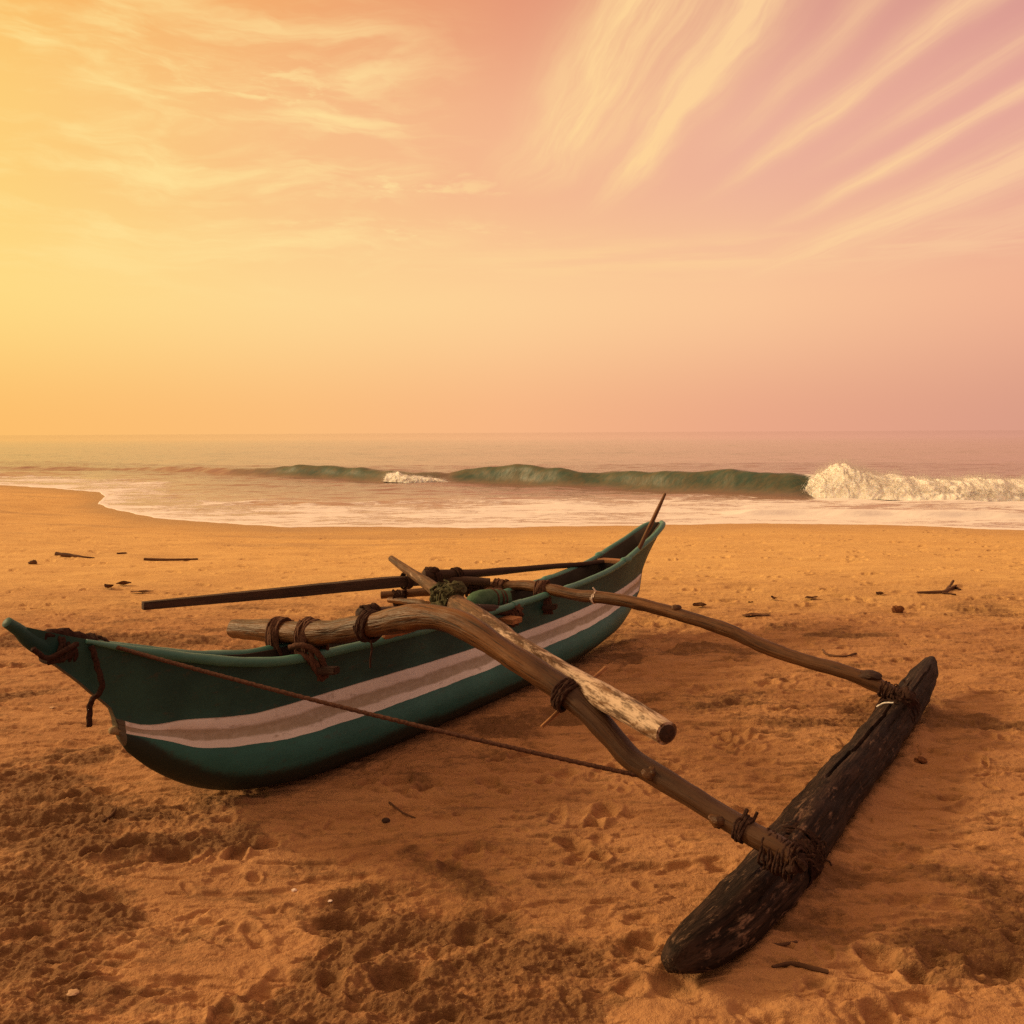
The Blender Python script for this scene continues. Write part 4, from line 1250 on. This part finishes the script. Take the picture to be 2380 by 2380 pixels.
# ------------------------------------------------------------------ breaking wave foam
def foam_pile():
    rnd = np.random.default_rng(5)
    xs = np.linspace(8.35, 22, 520)
    nA = 46
    P = np.zeros((len(xs), nA, 3))
    yc = np.interp(xs, _BX, _BY) + 0.35 * pn(xs * 0.35, xs * 0, 120) - 0.50
    H = np.interp(xs, [8.35, 8.6, 9.0, 9.4, 9.75, 10.1, 10.5, 11.2, 11.8, 12.4, 12.9, 13.5, 14.2, 15, 18, 22], [.02, .30, .66, .90, .92, .78, .66, .58, .50, .54, .58, .50, .54, .42, .35, .02])
    H = H * (1 + .10 * pn(xs * 3, xs * 0 + 1, 201) + .10 * pn(xs * 8, xs * 0 + 1, 202))
    D_ = np.interp(xs, [8.35, 9, 10, 12, 22], [.2, .7, .95, 1.1, 1.0])
    for j in range(nA):
        a = math.pi * j / (nA - 1)
        yy = -np.cos(a) * D_
        zz = np.sin(a) ** 0.8 * H
        n = fbm(xs * 2.6, yy * 0 + zz * 1.6 + a * 1.0, 4, 211, .55)
        n2 = fbm(xs * 8, zz * 4 + a * 2, 3, 221, .6)
        k = 1 + .08 * n + .035 * n2
        P[:, j, 0] = xs + .10 * n
        P[:, j, 1] = yc + yy * k
        P[:, j, 2] = SEA_Z - .03 + np.maximum(zz * k, 0)
    me = grid_mesh('breaking_foam', P)
    def flecks(me, xs, yc, H, D_, n, rmin, rmax, x1, spread):
        bm = bmesh.new(); bm.from_mesh(me)
        for k in range(n):
            i = int(rnd.integers(0, len(xs)))
            if xs[i] > x1: continue
            h = H[i] * .95
            a = rnd.uniform(.04, .97) * math.pi
            far_ = rnd.random() < .70
            out = rnd.normal(0, .03) + (abs(rnd.normal(0, spread)) * math.sin(a) * min(1, h * 1.3) if far_ else 0)
            clump = 1 + .20 * pn(xs[i:i+1] * 4, np.array([a * 2.5]), 251)[0]
            c_ = Vector((xs[i] + rnd.normal(0, .05), yc[i] - math.cos(a) * (D_[i] + out) * clump, SEA_Z + (math.sin(a) ** .8 * h * clump + out * math.sin(a))))
            r_ = rnd.uniform(rmin, rmax) * (1 if out < .08 else .6)
            vs = [bm.verts.new(c_ + Vector((d[0], d[1], d[2] * 1.5)) * r_ * rnd.uniform(.7, 1.4)) for d in ((1, 0, -.4), (-.6, .8, -.4), (-.6, -.8, -.4), (0, 0, 1))]
            for t in ((0, 2, 1), (0, 1, 3), (1, 2, 3), (2, 0, 3)):
                f = bm.faces.new([vs[q] for q in t]); f.material_index = 1
        bm.to_mesh(me); bm.free()
        me.polygons.foreach_set('use_smooth', np.ones(len(me.polygons), dtype=bool))
        me.materials.append(MATS['foam']); me.materials.append(MATS['spray'])
    flecks(me, xs, yc, H, D_, 90000, .004, .012, 16.8, .14)
    o = bpy.data.objects.new('breaking_foam', me)
    COL.objects.link(o)
    tag(o, 'white foam and spray of the breaking wave on the right', 'foam', kind='stuff')
    # small patch
    xs = np.linspace(-5.0, -2.0, 160)
    nA = 24
    P = np.zeros((len(xs), nA, 3))
    yc = np.interp(xs, _BX, _BY) + 0.35 * pn(xs * 0.35, xs * 0, 120) - 0.62
    H = np.interp(xs, [-5.0, -4.9, -4.6, -4.0, -3.4, -2.7, -2.0], [.03, .28, .36, .26, .22, .14, .01]) * (1 + .2 * pn(xs * 4, xs * 0, 231))
    for j in range(nA):
        a = math.pi * j / (nA - 1)
        zz = np.sin(a) ** .8 * H
        k = 1 + .12 * fbm(xs * 4, zz * 3 + a * 2, 4, 241, .6)
        P[:, j, 0] = xs; P[:, j, 1] = yc - np.cos(a) * .45 * k; P[:, j, 2] = SEA_Z + .0 + np.maximum(zz * k, 0)
    me = grid_mesh('wave_foam', P)
    flecks(me, xs, yc, H, .45 + 0 * xs, 9000, .004, .010, 99, .06)
    o = bpy.data.objects.new('wave_foam', me)
    COL.objects.link(o)
    tag(o, 'small white patch of foam on the low wave left of the middle', 'foam', kind='stuff')
foam_pile()

# ------------------------------------------------------------------ things washed up on the sand
def stick(name, label, cat, px, rads, mat='drift_wood', seed=0, lift=.6, wob=.2, group=None, branches=()):
    pts = []
    for (a, b), r in zip(px, rads):
        p = onground(a, b); pts.append(p + Vector((0, 0, r * lift)))
    mb = MB()
    mb.tube(pts, rads, 9, wob=wob, seed=seed, cap=.25, res=max(.02, max(rads)))
    for bp, br in branches:
        q_ = [onground(a, b) + Vector((0, 0, br * .6 + lz)) for a, b, lz in bp]
        mb.tube(q_, [br] + [br * .7] * (len(q_) - 1), 7, wob=.2, seed=seed + 1, res=.02)
    o = mb.build(name, mat, None, loc=pts[0])
    return tag(o, label, cat, group)
stick('driftwood', 'dark driftwood piece thick at one end, far left beyond the boat', 'driftwood', [(130, 1291), (165, 1294), (200, 1297), (220, 1297)], [.030, .026, .014, .008], seed=1)
stick('driftwood', 'tiny dark driftwood stub between the two longer pieces beyond the boat', 'driftwood', [(272, 1288), (294, 1287)], [.015, .013], seed=2)
stick('driftwood', 'long straight dark driftwood stick beyond the spar', 'driftwood', [(335, 1302), (400, 1303), (460, 1301)], [.020, .021, .017], seed=3, wob=.1)
stick('twig', 'short dark twig poking up from the churned sand below the bow', 'twig', [(240, 1913), (258, 1898), (272, 1884)], [.007, .008, .006], seed=4, lift=1.4)
stick('twig', 'dark twig lying on the sand beside the near end of the float', 'twig', [(1755, 2186), (1800, 2189), (1852, 2190)], [.004, .005, .004], seed=5)
stick('twig', 'curved dark twig in the hollow right of the float tip', 'twig', [(1795, 2249), (1840, 2243), (1885, 2254), (1925, 2262)], [.004, .007, .008, .006], seed=6)
stick('twig', 'thin pale twig lying between the hull and the drag line', 'twig', [(905, 1880), (935, 1890), (965, 1902)], [.004, .004, .003], seed=7)
stick('twig', 'thin bent twig under the slender boom near the float', 'twig', [(1912, 1512), (1922, 1522), (1960, 1527), (1990, 1518)], [.008, .008, .007, .006], seed=8)
stick('branch', 'forked brown branch lying on the open beach at the right', 'branch', [(2132, 1380), (2170, 1380), (2195, 1377), (2216, 1368), (2232, 1372)], [.014, .02, .02, .018, .01], seed=9, branches=[([(2195, 1377, 0), (2208, 1366, .01), (2215, 1361, .03)], .018), ([(2190, 1380, 0), (2222, 1384, 0)], .014), ([(2200, 1374, 0), (2222, 1364, .025)], .014)])

def lump(name, label, cat, px, py, r, mat, seed, flat=.6, group=None, amp=.4):
    p = onground(px, py)
    mb = MB()
    mb.lump(p + Vector((0, 0, r * flat * .6)), r, r * .8, r * flat, seed, amp)
    o = mb.build(name, mat, None, loc=p)
    return tag(o, label, cat, group)
lump('coconut_husk', 'brown lump of coconut husk on the open beach right of the boat', 'husk', 2086, 1424, .050, 'husk_fibre', 3, .8)
lump('husk_scrap', 'reddish scrap of husk beside the far side of the float', 'husk', 2139, 1772, .030, 'husk_fibre', 4, .5)
lump('pebble', 'dark oval pebble on the sand between the hull and the drag line', 'pebble', 897, 1916, .017, 'dark_wood', 5, .6, amp=.15)
lump('seaweed_clump', 'small dark clump of seaweed at the far left edge of the trampled sand', 'seaweed', 77, 1311, .05, 'dead_leaf', 6, .6)
lump('shell', 'small broken white shell on the sand in front of the hull', 'shell', 684, 2071, .010, 'shell_white', 7, .5)
lump('shell', 'pale shell sliver right of the broken white shell', 'shell', 768, 2094, .008, 'shell_white', 8, .3)
lump('shell', 'pale shell on the sand left of the bow', 'shell', 122, 1646, .016, 'shell_tan', 9, .3)
lump('shell', 'flat orange tinted shell in the dark sand at the bottom left corner', 'shell', 170, 2310, .017, 'shell_tan', 10, .25)

def leaf(name, label, px, py, L, wid, ang, seed, cat='leaf', curl=.25):
    p = onground(px, py)
    mb = MB()
    n, mw = 9, 5
    ids = []
    for s_ in (0, 1):
        for i in range(n):
            t = i / (n - 1)
            hw = wid * math.sin(math.pi * min(.97, t * .94 + .03)) ** .7
            for j in range(mw):
                k = (j / (mw - 1) - .5) * 2
                x_, y_ = (t - .5) * L, k * hw
                z_ = .012 + curl * (k * k * hw + .6 * (t - .5) ** 2 * L) + .004 * math.sin(9 * t + seed + 3 * k) - .002 * s_
                ca, sa = math.cos(ang), math.sin(ang)
                mb.v.append(p + Vector((x_ * ca - y_ * sa, x_ * sa + y_ * ca, z_))); mb.g.append((x_, y_, 0)); mb.w.append(0)
    nn = n * mw
    for i in range(n - 1):
        for j in range(mw - 1):
            a = i * mw + j
            mb.f.append((a, a + 1, a + mw + 1, a + mw)); mb.mi.append(0)
            mb.f.append((nn + a, nn + a + mw, nn + a + mw + 1, nn + a + 1)); mb.mi.append(0)
    for i in range(n - 1):
        for j in (0, mw - 1):
            a = i * mw + j
            mb.f.append((a, a + mw, nn + a + mw, nn + a)); mb.mi.append(0)
    o = mb.build(name, 'dead_leaf', None, loc=p)
    return tag(o, label, cat)
leaf('leaf', 'largest dark dead leaf on the sand right of the stern', 1758, 1434, .26, .05, .15, 1)
leaf('leaf', 'curled dark dead leaf beyond the largest one', 1886, 1392, .14, .035, .3, 2)
leaf('leaf', 'small dead leaf closest to the water on the right', 2046, 1384, .10, .04, .5, 3, curl=.5)
leaf('leaf', 'crumpled dead leaf just right of the stern', 1626, 1411, .13, .05, .2, 4, curl=.5)
leaf('leaf', 'small dark leaf scrap between the stern and the curled leaf', 1800, 1394, .07, .035, .9, 5, curl=.6)
leaf('leaf', 'dead leaf lying on the sand beyond the spar, left of its middle', 330, 1378, .22, .035, .1, 6)
leaf('leaf', 'crumpled dark leaf farther left than the one beyond the spar', 288, 1361, .15, .05, .4, 7, curl=.6)
leaf('leaf', 'small crumpled leaf farthest left beyond the spar', 254, 1367, .10, .05, 1.2, 8, curl=.7)
leaf('leaf', 'small dark leaf on the sand under the slender boom', 1745, 1402, .05, .02, .2, 9)
